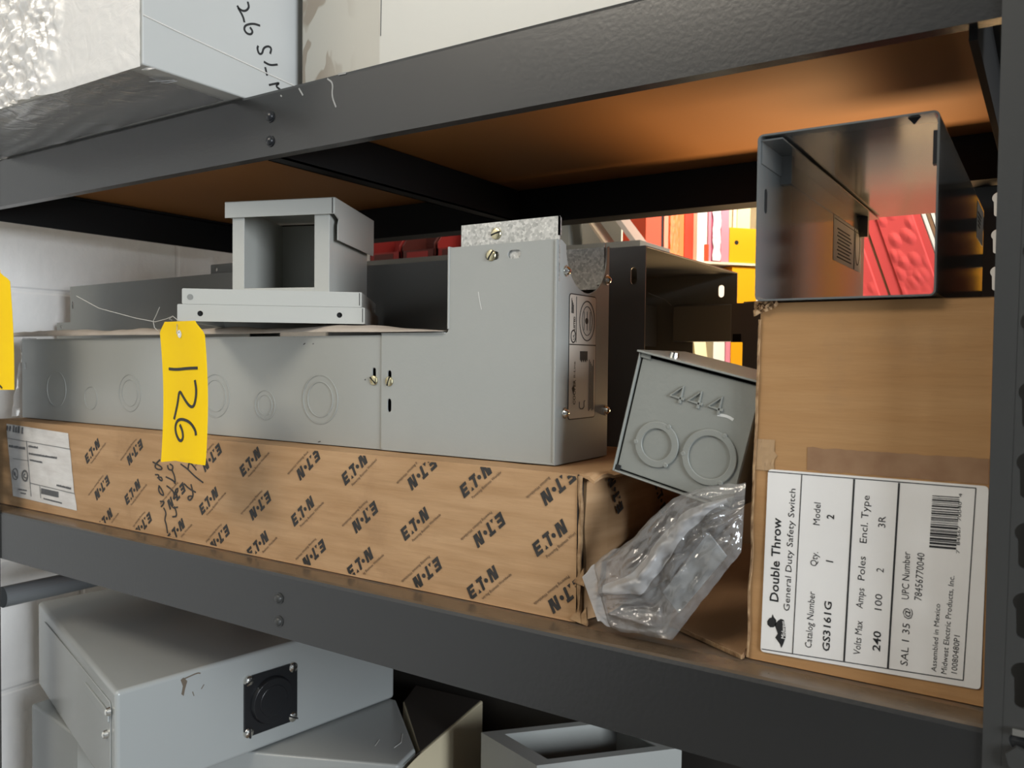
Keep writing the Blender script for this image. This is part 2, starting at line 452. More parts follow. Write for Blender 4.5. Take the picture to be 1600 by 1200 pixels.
DT_TEXT = [('Double Throw', (-0.1658, 1.1467), (-0.1648, 1.2087), 0.0062, 1), ('General Duty Safety Switch', (-0.1576, 1.1413), (-0.155, 1.2313), 0.0043, 0), ('Catalog Number', (-0.1416, 1.1172), (-0.1399, 1.1583), 0.0046, 0), ('GS3161G', (-0.1292, 1.1173), (-0.1284, 1.1531), 0.0048, 1), ('Qty.', (-0.1392, 1.1768), (-0.1383, 1.1874), 0.0046, 0), ('1', (-0.1281, 1.1813), (-0.1278, 1.1846), 0.0048, 1), ('Model', (-0.1377, 1.2068), (-0.1373, 1.2229), 0.0046, 0), ('2', (-0.1282, 1.212), (-0.1278, 1.2175), 0.0048, 1), ('Volts Max', (-0.1087, 1.1189), (-0.1076, 1.143), 0.0046, 0), ('240', (-0.0961, 1.124), (-0.0956, 1.138), 0.0048, 1), ('Amps', (-0.1078, 1.1519), (-0.1069, 1.1661), 0.0046, 0), ('100', (-0.0956, 1.1528), (-0.0953, 1.1639), 0.0046, 0), ('Poles', (-0.107, 1.1718), (-0.1065, 1.1885), 0.0046, 0), ('2', (-0.095, 1.179), (-0.0947, 1.1826), 0.0046, 0), ('Encl. Type', (-0.1062, 1.1979), (-0.1049, 1.2312), 0.0046, 0), ('3R', (-0.0945, 1.2102), (-0.0944, 1.218), 0.0046, 0), ('SAL 1 35 @', (-0.0786, 1.1178), (-0.0774, 1.1574), 0.0045, 0), ('UPC Number', (-0.0788, 1.1631), (-0.0787, 1.1956), 0.0045, 0), ('78456770040', (-0.071, 1.1636), (-0.0698, 1.1959), 0.0045, 0), ('Assembled in Mexico', (-0.0612, 1.1175), (-0.0598, 1.1634), 0.0031, 0), ('Midwest Electric Products, Inc.', (-0.0551, 1.1173), (-0.0519, 1.1834), 0.0033, 0), ('10080480P1', (-0.049, 1.119), (-0.0478, 1.1443), 0.0034, 0), ('7  84567  70040  4', (-0.0493, 1.1987), (-0.0487, 1.2383), 0.0019, 0)]
DT_LINES = [((-0.1751, 1.2423), (-0.0409, 1.2426), 0.0006), ((-0.0409, 1.2426), (-0.0453, 1.1154), 0.0006), ((-0.1773, 1.1096), (-0.0453, 1.1154), 0.0006), ((-0.1508, 1.2419), (-0.1548, 1.1109), 0.0006), ((-0.1152, 1.2419), (-0.1193, 1.1126), 0.0012), ((-0.0865, 1.2418), (-0.0908, 1.1137), 0.0012)]
DT_LABEL = [(-0.1751, 1.2441), (-0.0337, 1.2444), (-0.0353, 1.1114), (-0.1782, 1.1075)]
DT_BAR = [(-0.0661, 1.2354), (-0.0501, 1.2358), (-0.0513, 1.201), (-0.0672, 1.2004)]
DUCK_HEAD = [(-0.1697, 1.1369), (-0.1686, 1.1348), (-0.167, 1.1332), (-0.167, 1.1298), (-0.1688, 1.1275), (-0.1714, 1.127), (-0.1733, 1.1286), (-0.1736, 1.1312), (-0.1721, 1.1336), (-0.1704, 1.1345)]
DUCK_BODY = [(-0.1681, 1.1296), (-0.1659, 1.1328), (-0.1637, 1.1347), (-0.1615, 1.1342), (-0.1603, 1.1291), (-0.1601, 1.1216), (-0.1615, 1.1166), (-0.1629, 1.1133), (-0.1641, 1.1161), (-0.1675, 1.1201), (-0.1657, 1.1233)]
DUCK_TXT = ((-0.1615, 1.1185), (-0.1618, 1.1336))
LOGOS = [(-1.0721, 1.1956, 0), (-0.9749, 1.2011, 1), (-0.8201, 1.2055, 1), (-0.7534, 1.2053, 0), (-0.6599, 1.2097, 1), (-0.593, 1.2104, 0), (-0.5041, 1.2139, 1), (-0.4413, 1.2126, 0), (-0.3534, 1.2149, 1), (-1.0489, 1.1488, 1), (-0.9806, 1.1495, 0), (-0.8886, 1.1537, 1), (-0.8272, 1.1537, 0), (-0.736, 1.158, 1), (-0.6685, 1.159, 0), (-0.5776, 1.163, 1), (-0.5131, 1.1635, 0), (-0.4251, 1.1686, 1), (-0.3617, 1.1691, 0), (-1.0431, 1.1061, 0), (-0.9559, 1.1105, 1), (-0.8899, 1.1097, 0), (-0.806, 1.1125, 1), (-0.7402, 1.113, 0), (-0.6507, 1.1153, 1), (-0.5843, 1.1153, 0), (-0.4968, 1.1181, 1), (-0.4323, 1.119, 0), (-0.3445, 1.1223, 1)]
HAND_BOX = [[(-0.8801, 1.1933), (-0.8655, 1.188), (-0.8533, 1.1808), (-0.8371, 1.1746)], [(-0.8655, 1.1887), (-0.8635, 1.1972), (-0.8563, 1.1939), (-0.8492, 1.1887)], [(-0.8738, 1.17), (-0.8635, 1.1645), (-0.8512, 1.1618)], [(-0.8604, 1.1705), (-0.8573, 1.1631), (-0.8553, 1.157), (-0.8614, 1.1506), (-0.8656, 1.1527), (-0.8645, 1.156), (-0.8573, 1.1567)], [(-0.9056, 1.19), (-0.9045, 1.1849), (-0.897, 1.1842), (-0.8949, 1.1896), (-0.9013, 1.1917)], [(-0.9099, 1.1752), (-0.8949, 1.172), (-0.8907, 1.1684)], [(-0.897, 1.1842), (-0.8928, 1.178), (-0.8907, 1.1704)], [(-0.9078, 1.1643), (-0.8949, 1.1596), (-0.8928, 1.1545)], [(-0.895, 1.1387), (-0.8854, 1.1403)], [(-0.8928, 1.1402), (-0.8886, 1.1354), (-0.8875, 1.129), (-0.896, 1.1274)], [(-0.9351, 1.1917), (-0.9164, 1.1866), (-0.9186, 1.1831), (-0.9296, 1.1835), (-0.9318, 1.188), (-0.9208, 1.1955)], [(-0.9319, 1.176), (-0.9241, 1.1767), (-0.9252, 1.1713), (-0.9165, 1.1687), (-0.9186, 1.1745), (-0.9274, 1.1724)], [(-0.9231, 1.1635), (-0.9242, 1.1581), (-0.9209, 1.1531), (-0.9132, 1.1512), (-0.9165, 1.1575), (-0.922, 1.1623)], [(-0.9209, 1.1438), (-0.9122, 1.1447), (-0.9144, 1.1405), (-0.9187, 1.1374)], [(-0.9133, 1.1367), (-0.9079, 1.1307), (-0.9122, 1.1223), (-0.9079, 1.1162), (-0.9058, 1.1059)], [(-0.8907, 1.1548), (-0.8843, 1.1606), (-0.8885, 1.1641), (-0.8949, 1.1491), (-0.8864, 1.1539)]]
BOXLABEL = [(-1.3022, 1.2208), (-1.1313, 1.2162), (-1.1096, 1.1116), (-1.2828, 1.1147)]
BL_LINES = [((-1.2949, 1.1996), (-1.1242, 1.1949), 0.0005), ((-1.2408, 1.1991), (-1.23, 1.1192), 0.0005), ((-1.2327, 1.1386), (-1.1142, 1.135), 0.0005), ((-1.2799, 1.1705), (-1.2352, 1.1708), 0.0004), ((-1.2054, 1.1366), (-1.2027, 1.1197), 0.0004)]
BL_TEXT = [((-1.2994, 1.2109), (-1.248, 1.2085), 0.01), ((-1.292, 1.1866), (-1.2439, 1.186), 0.004), ((-1.235, 1.1904), (-1.2091, 1.1899), 0.003), ((-1.2351, 1.1798), (-1.1591, 1.1787), 0.003), ((-1.2323, 1.171), (-1.1979, 1.1699), 0.0025), ((-1.2654, 1.1257), (-1.2416, 1.1257), 0.002), ((-1.2595, 1.1209), (-1.2446, 1.1208), 0.002), ((-1.1956, 1.1189), (-1.1461, 1.1174), 0.002), ((-1.1594, 1.1408), (-1.122, 1.1393), 0.003)]
BL_MARKS = [(-1.2736, 1.148), (-1.2467, 1.1479)]
BL_BAR = [(-1.2011, 1.134), (-1.1541, 1.1333), (-1.1528, 1.1247), (-1.1998, 1.126)]
TAG = [(-0.8034, 1.3602), (-0.7441, 1.3592), (-0.7294, 1.3471), (-0.7272, 1.2189), (-0.8107, 1.2079), (-0.8138, 1.3499)]
TAGHOLE = (-0.7743, 1.3468)
TAG_HAND = [[(-0.8004, 1.3096), (-0.7843, 1.309), (-0.7623, 1.3107), (-0.7435, 1.3113)], [(-0.7489, 1.2986), (-0.7462, 1.2878), (-0.7483, 1.2761), (-0.7521, 1.2701), (-0.7596, 1.2709), (-0.7705, 1.2787), (-0.7802, 1.2877), (-0.783, 1.2748), (-0.7866, 1.2644), (-0.79, 1.2556)], [(-0.7449, 1.2411), (-0.7467, 1.2468), (-0.7569, 1.2542), (-0.7719, 1.2568), (-0.783, 1.2551), (-0.7872, 1.248), (-0.7844, 1.2396), (-0.7755, 1.2324), (-0.7692, 1.2359), (-0.7711, 1.2438), (-0.7775, 1.2503)]]
WIRE = [(-0.9693, 1.3934), (-0.9235, 1.3778), (-0.854, 1.3653), (-0.8184, 1.3604), (-0.7989, 1.3635), (-0.7898, 1.3661), (-0.7831, 1.3619), (-0.7754, 1.3536), (-0.7743, 1.3468)]
WIRE2 = [(-0.8103, 1.3762), (-0.8172, 1.3667), (-0.8219, 1.3612), (-0.8196, 1.3542), (-0.8127, 1.3506)]
TAG2 = [(-1.2596, 1.4378), (-1.1914, 1.4327), (-1.1708, 1.4231), (-1.1625, 1.2764), (-1.304, 1.2725), (-1.2937, 1.4268)]
TAG2_HAND = [[(-1.2208, 1.2849), (-1.2051, 1.2892), (-1.1994, 1.2876), (-1.2039, 1.2831), (-1.2119, 1.2781)], [(-1.2097, 1.2782), (-1.1964, 1.2833), (-1.1878, 1.2781)]]
HAND_TOP = [[(0.5889, 1.7026), (0.591, 1.6969), (0.5851, 1.6908), (0.5782, 1.6907), (0.5753, 1.6936)], [(0.5765, 1.6917), (0.5831, 1.6847), (0.5846, 1.6793)], [(0.6053, 1.6829), (0.5963, 1.6822), (0.586, 1.677), (0.584, 1.672), (0.5875, 1.6685), (0.5934, 1.6693), (0.5958, 1.6736), (0.5919, 1.6766)], [(0.6192, 1.6571), (0.6213, 1.6639), (0.6161, 1.6646), (0.6099, 1.6603), (0.6084, 1.6537), (0.6039, 1.6518), (0.6015, 1.6576), (0.603, 1.6604)], [(0.6296, 1.6485), (0.6192, 1.6444), (0.6106, 1.6457)], [(0.6124, 1.6405), (0.6152, 1.632)], [(0.6177, 1.6225), (0.6341, 1.6301), (0.6265, 1.624), (0.6335, 1.622)]]
EL_LAB = [(0.671, 1.3822), (0.7183, 1.3833), (0.7206, 1.2729), (0.6734, 1.2709)]
EL_F = {'mid0': (0.6721, 1.3377), 'mid1': (0.7187, 1.3393), 'ovc': (0.7008, 1.3604), 'ovr': (0.7125, 1.3609), 'ovt': (0.7003, 1.376), 'ul': (0.6781, 1.345), 'listed0': (0.6809, 1.3514), 'listed1': (0.68, 1.36), 'bc0': (0.6886, 1.3314), 'bc1': (0.7039, 1.3316), 'bc2': (0.7034, 1.3209), 'bc3': (0.6888, 1.3226), 'coop0': (0.6835, 1.2824), 'coop1': (0.6822, 1.3036), 'bl0': (0.6828, 1.3063), 'bl1': (0.6817, 1.3199), 'txt0': (0.7147, 1.2816), 'txt1': (0.7136, 1.3209), 'txt2': (0.708, 1.2818)}

# ================================================================== the room
def struct(name, mb, m, parent=None):
    o = mb.build(name, m, parent)
    if parent is None: o['kind'] = 'structure'
    return o
mb = MB(); mb.box(-1.62, 3.2, -3.2, 3.4, -.05, 0); struct('floor', mb, FLOORM)
mb = MB(); mb.box(-1.62, 3.2, -3.2, 3.4, 3.0, 3.05); struct('ceiling', mb, CEIL)
mb = MB(); mb.box(-1.62, -1.50, -3.2, 3.28, 0, 3.0); struct('wall_left', mb, BLOCK)
mb = MB(); mb.box(-1.62, 3.2, 3.28, 3.4, 0, 3.0); struct('wall_back', mb, WALLB)

# ================================================================== the steel storage rack
YB = .5795                     # front faces of the beams
ZS, ZU, ZL = 1.100, 1.5986, .600   # tops of the three shelves
XL, XR = -1.345, .012
rack = thing('storage_rack', 'dark grey steel storage rack with brown particle board shelves holding the enclosures', 'shelf', (XL, YB, 0))
def post(x0, x1, y, face, depth_sign, lo=0.0, hi=2.05):
    mb = MB()
    xc = -.0115 if face == 'fr' else (x0 + x1) / 2
    if face == 'br': xc = -.0585
    zs = [1.2985 + .042 * k for k in range(-26, 15)] if face != 'br' else [1.5065 + .0423 * k for k in range(-30, 9)]
    fr = FR_Y(y)
    plate(mb, fr, [(x0, lo), (x1, lo), (x1, hi), (x0, hi)], [keyhole(xc, z) for z in zs if lo + .05 < z < hi - .05], .002)
    xs = x1 if face in ('fr', 'br') else x0
    if face == 'fr': mb.box(-.0305, XR, y + .036, y + .038, lo, hi)
    mb.box(min(xs, xs), xs + .002, min(y, y + depth_sign * .04), max(y, y + depth_sign * .04), lo, hi)
    return mb.build('post', POST, rack)
post(-.0315, XR, .5775, 'fr', 1)
post(XL, -1.252, .5775, 'fl', 1)
post(-.086, XR, 1.098, 'br', -1)
mb = MB(); mb.box(XR - .0022, XR - .0008, .618, 1.056, ZS + .004, ZU - .08); mb.build('side_panel_or_blocker', POST, rack)  # added sheet, unseen edge-on, keeps window light off the duct's side
post(XL, -1.285, 1.098, 'bl', -1)
def beams(zt, h=.0672, board_t=.019):
    zb = zt - h
    mb = MB()                                        # front beam: face, top lip, bottom return
    prof = [(YB, zb), (YB, zt - .004), (YB + .0012, zt - .0012), (YB + .004, zt), (YB + .026, zt), (YB + .026, zt - .0016), (YB + .0045, zt - .0016), (YB + .002, zt - .0045), (YB + .002, zb + .002), (YB + .012, zb + .002), (YB + .012, zb)]
    mb.prism([(XL + .002, y, z) for y, z in prof], (XR - XL - .004, 0, 0))
    mb.build('front_beam', RACK, rack)
    mb = MB(); mb.box(XL + .002, XR - .002, 1.05, 1.09, zb - .004, zt - .0205); mb.build('rear_beam', BLACKM, rack)
    for x in (XL + .003, -.050):
        mb = MB(); mb.box(x, x + .005, YB + .014, 1.05, zb - .006, zt - .0205)
        mb.box(x, x + .02 if x < -1 else x + .058, YB + .014, 1.05, zt - .023, zt - .0205)
        mb.build('side_beam', BLACKM, rack)
    mb = MB()
    mb.box(-.702, -.699, YB + .014, 1.05, zb, zt - .0205); mb.box(-.702, -.681, YB + .014, 1.05, zb, zb + .002); mb.box(-.683, -.681, YB + .014, 1.05, zb, zt - .0205)
    mb.build('centre_brace', BLACKM, rack)
    mb = MB(); mb.box(XL + .004, XR - .004, YB + .026, 1.09, zt - board_t - .0005, zt - .0005)
    mb.build('shelf_board', BOARD, rack)
for z in (ZL, ZS, ZU): beams(z)
fr = FR_Y(YB)
for x, z in ((-.682, 1.571), (-.682, 1.546), (-.667, 1.073), (-.667, 1.049)):
    mb = MB(); mb.cyl(fr.p(x, z, 0), fr.p(x, z, .0012), .0058, .0058, 18); mb.dome(fr.p(x, z, .0012), fr.n, .0046, .0034)
    mb.build('bolt', BLACKP if z > 1.2 else POST, rack, smooth=False)
mb = MB(); mb.cyl((-.012, .5773, 1.087), (-.012, .5735, 1.087), .0075, .0075, 6); mb.build('bolt', POST, rack)
mb = MB(); mb.box(-.016, -.006, .5745, .5765, 1.101, 1.105); mb.build('clip', CHROME, rack)
# chips and scratches in the beam's paint
for s, wd in (([(-.600, 1.5955), (-.592, 1.590), (-.594, 1.578), (-.588, 1.566)], .0016), ([(-.640, 1.593), (-.634, 1.585)], .0016), ([(-.667, 1.5905), (-.665, 1.589)], .0015), ([(-.585, 1.597), (-.575, 1.5965)], .0018)):
    mb = MB(); fr.stroke(mb, s, wd, 0, .0002)
    mb.build('paint_scratch', MATS.get('bare_scratch') or mat('bare_scratch', (.30, .30, .29, 1), .4), rack)

# ================================================================== long printed carton
YE, XE1, ZE = .6116, -.3235, 1.2265
def dent(a, b):
    t = max(0, min(1, (ZE - b) / .126))
    e = .0016 * max(0, 1 - (ZE - b) / .02) * (.5 + noise.noise(Vector((a * 14, 3, 0))))
    return -(.0007 + .0007 * noise.noise(Vector((a * 11, b * 30, 1.7))) + .0006 * noise.noise(Vector((a * 40, b * 60, 4.1)))) - max(0, e)
box = thing('long_carton', 'long low brown cardboard carton printed all over with slanted black logos', 'cardboard box', (XE1, YE, ZS + .0005))
mb = MB()
z0 = ZS + .0005
XC = -.3345
mb.grid(lambda u, v: (lerp(-1.33, XC, u), YE + -dent(lerp(-1.33, XC, u), lerp(z0, ZE, v)), lerp(z0, ZE, v)), 160, 14)
mb.grid(lambda u, v: (lerp(-1.33, XC, u), lerp(YE, .99, v) + (0 if v > 0 else -dent(lerp(-1.33, XC, u), ZE)), ZE - (0 if v else 0) - .0009 * abs(noise.noise(Vector((u * 20, v * 8, 0)))) * (v > 0)), 160, 10)
mb.poly([(-1.33, YE, z0), (XC, YE, z0), (XC, .99, z0), (-1.33, .99, z0)])
mb.poly([(-1.33, .99, z0), (XC, .99, z0), (XC, .99, ZE), (-1.33, .99, ZE)])
mb.poly([(-1.33, YE, z0), (-1.33, .99, z0), (-1.33, .99, ZE), (-1.33, YE, ZE)])
mb.poly([(XC, YE, z0), (XC, .99, z0), (XC, .99, ZE), (XC, YE, ZE)], 1)
mb.build('body', [KRAFT, DARK], box, smooth=False)
mb = MB()                                             # torn front corner edge, a thin wavy strip of board
def edge(u, v):
    z = lerp(z0 + .001, ZE - .001, v); return (XC + .0005 + .003 * u, YE + .002 + .002 * noise.noise(Vector((z * 60, u, 2))), z)
mb.grid(edge, 2, 24); mb.build('torn_edge', EDGEK, box, solid=.003)
mb = MB()                                             # end flap standing proud of the open slit
def ef(u, v):
    y = lerp(.622, .99, u); z = lerp(z0, ZE - .004, v)
    return (XE1 - .003 + .0025 * noise.noise(Vector((y * 25, z * 25, 5))) - .006 * max(0, 1 - u * 14), y, z)
mb.grid(ef, 40, 12); mb.build('end_flap', KRAFT, box, solid=.0035)
mb = MB()                                             # top flap edge curling over the slit
def tf(u, v):
    y = lerp(YE + .003, .80, v)
    return (lerp(XC, XE1 + .003, u), y, ZE - .001 - .004 * u * u + .002 * noise.noise(Vector((u * 3, y * 30, 8))) * u + .003 * sin(pi * min(1, v * 5)) * u)
mb.grid(tf, 6, 30); mb.build('top_flap', KRAFT, box, solid=.003)
mb = MB()                                             # torn scraps at the lower corner
for k, (a, b, c) in enumerate(((-.334, 1.103, 0), (-.328, 1.102, 1), (-.331, 1.135, 2))):
    mb.prism([(a - .006, YE - .001, b), (a + .006, YE - .003, b - .0015), (a + .002, YE + .002, b + .012)], (0, .002, .001))
mb.build('torn_scrap', EDGEK, box)
FE = FR_Y(YE, dent)
# printed logos
SH = .22                                             # slant of the letters
def logo_polys():
    def q(x0, x1, y0, y1): return [(x0 + SH * y0, y0), (x1 + SH * y0, y0), (x1 + SH * y1, y1), (x0 + SH * y1, y1)]
    P = [q(0, .0030, 0, .0116), q(.0030, .0085, 0, .0028), q(.0030, .0078, .0045, .0071), q(.0030, .0085, .0089, .0116)]
    P += [[(.0115, 0), (.0150, 0), (.0140, .0030)]]
    P += [q(.0135, .0215, .0090, .0116), q(.0172, .0202, 0, .0090), [(.0172, 0), (.0202, 0), (.0185, -.0006)]]
    P += [circ(.0262, .0052, .0021, 12)]
    P += [q(.0300, .0329, 0, .0116), [(.0329 + SH * .0116, .0116), (.0335 + SH * .0090, .0073), (.0375, 0), (.0350, 0)], q(.0370, .0399, 0, .0116)]
    P += [[(.0329 + SH * .0116 - .0012, .0116), (.0329 + SH * .0116 + .0016, .0116), (.0374 + .0016, 0), (.0374 - .0018, 0)]]
    return P
LP = logo_polys()
TAGLINE = 'Powering Business Worldwide'
def print_logos(fr, logos, a0, a1, b0, b1, par, ang0=radians(41), tag=True):
    for a, b, rev in logos:
        mbk = mbt = MB()
        an = ang0 + (pi if rev else 0); ca, sa = cos(an), sin(an)
        tr = lambda x, y: (a + ca * (x - .021) - sa * (y - .0058), b + sa * (x - .021) + ca * (y - .0058))
        for pl in LP:
            c = clip([tr(x, y) for x, y in pl], a0, a1, b0, b1)
            if len(c) >= 3: fr.poly(mbk, c, .0001, .0005)
        n = len(TAGLINE); ok = [all(a0 + .001 < p[0] < a1 - .001 and b0 + .001 < p[1] < b1 - .001 for p in (tr(.008 + .0455 * k / n, -.0062), tr(.008 + .0455 * (k + 1) / n, -.0036))) for k in range(n)]
        if tag and any(ok):
            k0 = ok.index(True); k1 = n - ok[::-1].index(True)
            while k0 < k1 and TAGLINE[k0] == ' ': k0 += 1
            s = tr(.008 + .0455 * k0 / n, -.0062)
            if k1 - k0 > 2: write(mbt, fr, TAGLINE[k0:k1].strip(), s[0], s[1], .0455 * (k1 - k0) / n, .0026, an, .01, .0005, 1)
        if mbk.v: mbk.build('logo_print', [LOGOINK, FADE], par)
print_logos(FE, LOGOS, -1.33, XC - .001, z0 + .002, ZE - .0015, box)
FX = FR_X(XE1 + .001)
print_logos(FX, [(.660, 1.205, 1), (.705, 1.128, 0), (.76, 1.19, 0), (.80, 1.14, 1)], .625, .985, z0, ZE - .006, box, radians(-58), False)
mb = MB()
for s in HAND_BOX: FE.stroke(mb, s, .0017, .0002, .0008)
mb.build('handwriting', LOGOINK, box)
# shipping label
mb = MB()
A, B, C_, D = [Vector(p) for p in BOXLABEL]
def lab(u, v):
    p = A.lerp(B, u).lerp(D.lerp(C_, u), v)
    if u > .98: p += Vector((.0014 * noise.noise(Vector((v * 9, 0, 0))), 0))
    return FE.p(p.x, p.y, .0006 + .0004 * noise.noise(Vector((u * 7, v * 5, 0))))
mb.grid(lab, 20, 12)
label = mb.build('shipping_label', OLDLABEL, box)
mb = MB()
for a, b, wd in BL_LINES: FE.stroke(mb, [a, b], wd, .001, .0016)
rnd = random.Random(4)
for a, b, h in BL_TEXT:                               # unreadable small print
    a, b = Vector(a), Vector(b); n = max(4, int((b - a).length / (h * .75)))
    for i in range(n):
        p = a.lerp(b, (i + rnd.random() * .3) / n); hh = h * rnd.uniform(.7, 1)
        for k in range(2):
            FE.rect(mb, p.x + k * h * .22, p.x + k * h * .22 + h * .14, p.y, p.y + hh, .001, .0016)
        FE.rect(mb, p.x, p.x + h * .45, p.y + hh * rnd.choice((0, .45, .85)), p.y + hh * rnd.choice((0, .45, .85)) + h * .15, .001, .0016)
(ax, az), (bx, bz) = BL_MARKS
FE.ring(mb, ax, az, .0085, .0076, .001, .0016)
FE.stroke(mb, [(ax - .004, az + .004), (ax - .004, az - .002), (ax - .001, az - .002), (ax - .001, az + .003)], .001, .001, .0016)
FE.stroke(mb, [(ax + .001, az + .002), (ax + .001, az - .004), (ax + .005, az - .004)], .001, .001, .0016)
FE.ring(mb, bx, bz, .0085, .0062, .001, .0016); FE.stroke(mb, [(bx + .001, bz + .003), (bx - .003, bz + .001), (bx - .002, bz - .003), (bx + .008, bz - .003)], .0014, .001, .0016)
(ux, uz) = BL_BAR[0]; W = BL_BAR[1][0] - ux; H = uz - BL_BAR[3][1]; x = 0
while x < W:
    wd = rnd.choice((.0006, .001, .0014)); sl = (BL_BAR[1][1] - uz) * x / W
    FE.rect(mb, ux + x, ux + x + wd, uz + sl - H, uz + sl, .001, .0016); x += wd + rnd.choice((.0006, .001))
lt = mb.build('label_print', GREYINK, label)
# ================================================================== tall carton with the big label
YD, XD0, XD1, ZD = .6127, -.1865, -.0335, 1.3665
tall = thing('tall_carton', 'tall brown cardboard carton with a large white product label on its front', 'cardboard box', (XD0, YD, ZS + .0005))
def dd(a, b): return -.0008 - .0006 * noise.noise(Vector((a * 20, b * 24, 9.3)))
FD = FR_Y(YD, dd)
mb = MB()
lx = lambda z: XD0 - .001 + .0045 * (z - 1.1) / .267 + .0012 * noise.noise(Vector((z * 30, 1, 1)))
mb.grid(lambda u, v: FD.p(lerp(lx(lerp(z0, ZD, v)), XD1, u), lerp(z0, ZD, v)), 24, 40)
mb.grid(lambda u, v: (lx(lerp(z0, ZD, v)), lerp(YD + .0008, .955, u), lerp(z0, ZD, v)), 10, 40)
mb.poly([(XD1, YD, z0), (XD1, .955, z0), (XD1, .955, ZD), (XD1, YD, ZD)])
mb.poly([(XD0, YD, ZD), (XD1, YD, ZD), (XD1, .955, ZD), (XD0, .955, ZD)])
mb.poly([(XD0, YD, z0), (XD1, YD, z0), (XD1, .955, z0), (XD0, .955, z0)])
mb.poly([(XD0, .955, z0), (XD1, .955, z0), (XD1, .955, ZD), (XD0, .955, ZD)])
mb.build('body', KRAFT2, tall, weld=False)
mb = MB()                                             # crushed upper left corner
def crush(u, v):
    return (-.1865 + .016 * u + .0015 * noise.noise(Vector((u * 6, v * 6, 3))), YD - .0025 + .004 * noise.noise(Vector((u * 5, v * 5, 1))), ZD + .0015 - .011 * v * (1 - .75 * u) + .003 * noise.noise(Vector((u * 7, v * 3, 7))))
mb.grid(crush, 10, 8); mb.build('crushed_corner', EDGEK, tall, solid=.002)
mb = MB()
mb.grid(lambda u, v: (lx(lerp(z0, ZD, v)) + .0015 * (u - .6), YD - .001 + .001 * noise.noise(Vector((v * 40, u, 5))), lerp(z0 + .001, ZD - .012, v)), 2, 60)
mb.build('worn_edge', EDGEK, tall, solid=.0012)
mb = MB()                                             # strip where tape has pulled the paper off
mb.grid(lambda u, v: FD.p(lerp(-.1475, XD1 - .0005, u) + (.004 * noise.noise(Vector((v * 8, 2, 0))) if u == 0 else 0), lerp(1.2455, 1.262, v) + (.0012 * noise.noise(Vector((u * 14, v, 0)))), .0003), 30, 4)
mb.build('tape_residue', TAPE, tall)
mb = MB()
mb.grid(lambda u, v: FD.p(lerp(XD0 + .0005, -.1705, u) + (.003 * noise.noise(Vector((v * 9, 5, 0))) if u > .8 else 0), lerp(1.243, 1.266, v), .0006 + .0012 * noise.noise(Vector((u * 6, v * 6, 2))) ** 2), 10, 8)
mb.build('packing_tape', mat('clear_brown_tape', (.40, .26, .14, 1), .25), tall)
A, B, C_, D = [Vector(p) for p in DT_LABEL]
def rounded(pts, r=.003, n=5):
    out = []
    for i, p in enumerate(pts):
        a = (pts[i - 1] - p).normalized() * r; b = (pts[(i + 1) % len(pts)] - p).normalized() * r
        for k in range(n + 1):
            t = k / n; out.append((p + a * (1 - t) ** 2 + b * t ** 2)[:])
    return out
FL = FR_Y(YD)
mb = MB(); FL.poly(mb, rounded([A, B, C_, D]), -.0002, .0004)
dl = mb.build('product_label', LABEL, tall)
mb = MB()
for a, b, wd in DT_LINES: FL.stroke(mb, [a, b], wd, .0003, .0006)
mb.build('ruled_line', INK, dl)
mb = MB()
for t, a, b, h, bold in DT_TEXT:
    a, b = Vector(a), Vector(b); d = b - a
    me_, q0, q1 = text_mesh(t, .016 if bold else 0)
    write(mb, FL, t, a.x, a.y, d.length if len(t) > 1 else h * (q1 - q0) / .69, h, math.atan2(d.y, d.x), .016 if bold else 0, .0006)
mb.build('lettering', INK, dl)
mb = MB()
(P0, P1, P2, P3) = [Vector(p) for p in DT_BAR]; t = 0; rnd = random.Random(11)
while t < 1:
    wd = rnd.choice((.012, .02, .03, .04)); t1 = min(1, t + wd)
    FL.poly(mb, [P3.lerp(P0, t)[:], P2.lerp(P1, t)[:], P2.lerp(P1, t1)[:], P3.lerp(P0, t1)[:]], .0003, .0006); t = t1 + rnd.choice((.011, .018, .026))
mb.build('barcode', INK, dl)
mb = MB(); FL.poly(mb, DUCK_BODY, .0003, .0006); FL.poly(mb, DUCK_HEAD, .0003, .0006)
lg = mb.build('duck_logo', INK, dl)
mb = MB(); a, b = Vector(DUCK_TXT[0]), Vector(DUCK_TXT[1])
write(mb, FL, 'Midwest', a.x + .0012, a.y + .002, (b - a).length * .86, .0028, pi / 2, .012, .0009)
mb.build('logo_lettering', LABEL, dl)

# ================================================================== square duct section lying on the tall carton
tube = thing('wireway_section', 'glossy grey square steel duct section lying open end forward on the tall carton', 'wireway', (-.125, .603, ZD + .001))
x0, x1, y0, y1, zb, zt = -.1845, -.066, .603, 1.0, ZD + .001, ZD + .1215
t = .0013; mb = MB()
def rr(a0, a1, b0, b1, r, n=4):
    out = []
    for cx, cz, s in ((a1 - r, b1 - r, 0), (a0 + r, b1 - r, 90), (a0 + r, b0 + r, 180), (a1 - r, b0 + r, 270)):
        out += [(cx + r * cos(radians(s + 90 * k / n)), cz + r * sin(radians(s + 90 * k / n))) for k in range(n + 1)]
    return out
O = rr(x0, x1, zb, zt, .004); I = rr(x0 + t, x1 - t, zb + t, zt - t, .0026); n = len(O)
vs = [(a, y, b) for y in (y0, y1) for L in (O, I) for a, b in L]; fs = []
for i in range(n):
    j = (i + 1) % n
    fs += [(i, j, n + j, n + i), (2 * n + i, 3 * n + i, 3 * n + j, 2 * n + j), (i, 2 * n + i, 2 * n + j, j), (n + i, n + j, 3 * n + j, 3 * n + i)]
mb.add(vs, fs); mb.build('shell', GLOSS, tube)
mb = MB(); mb.box(x0 + t, x0 + .017, y0 + .003, y1 - .004, zt - .0042, zt - .0030)
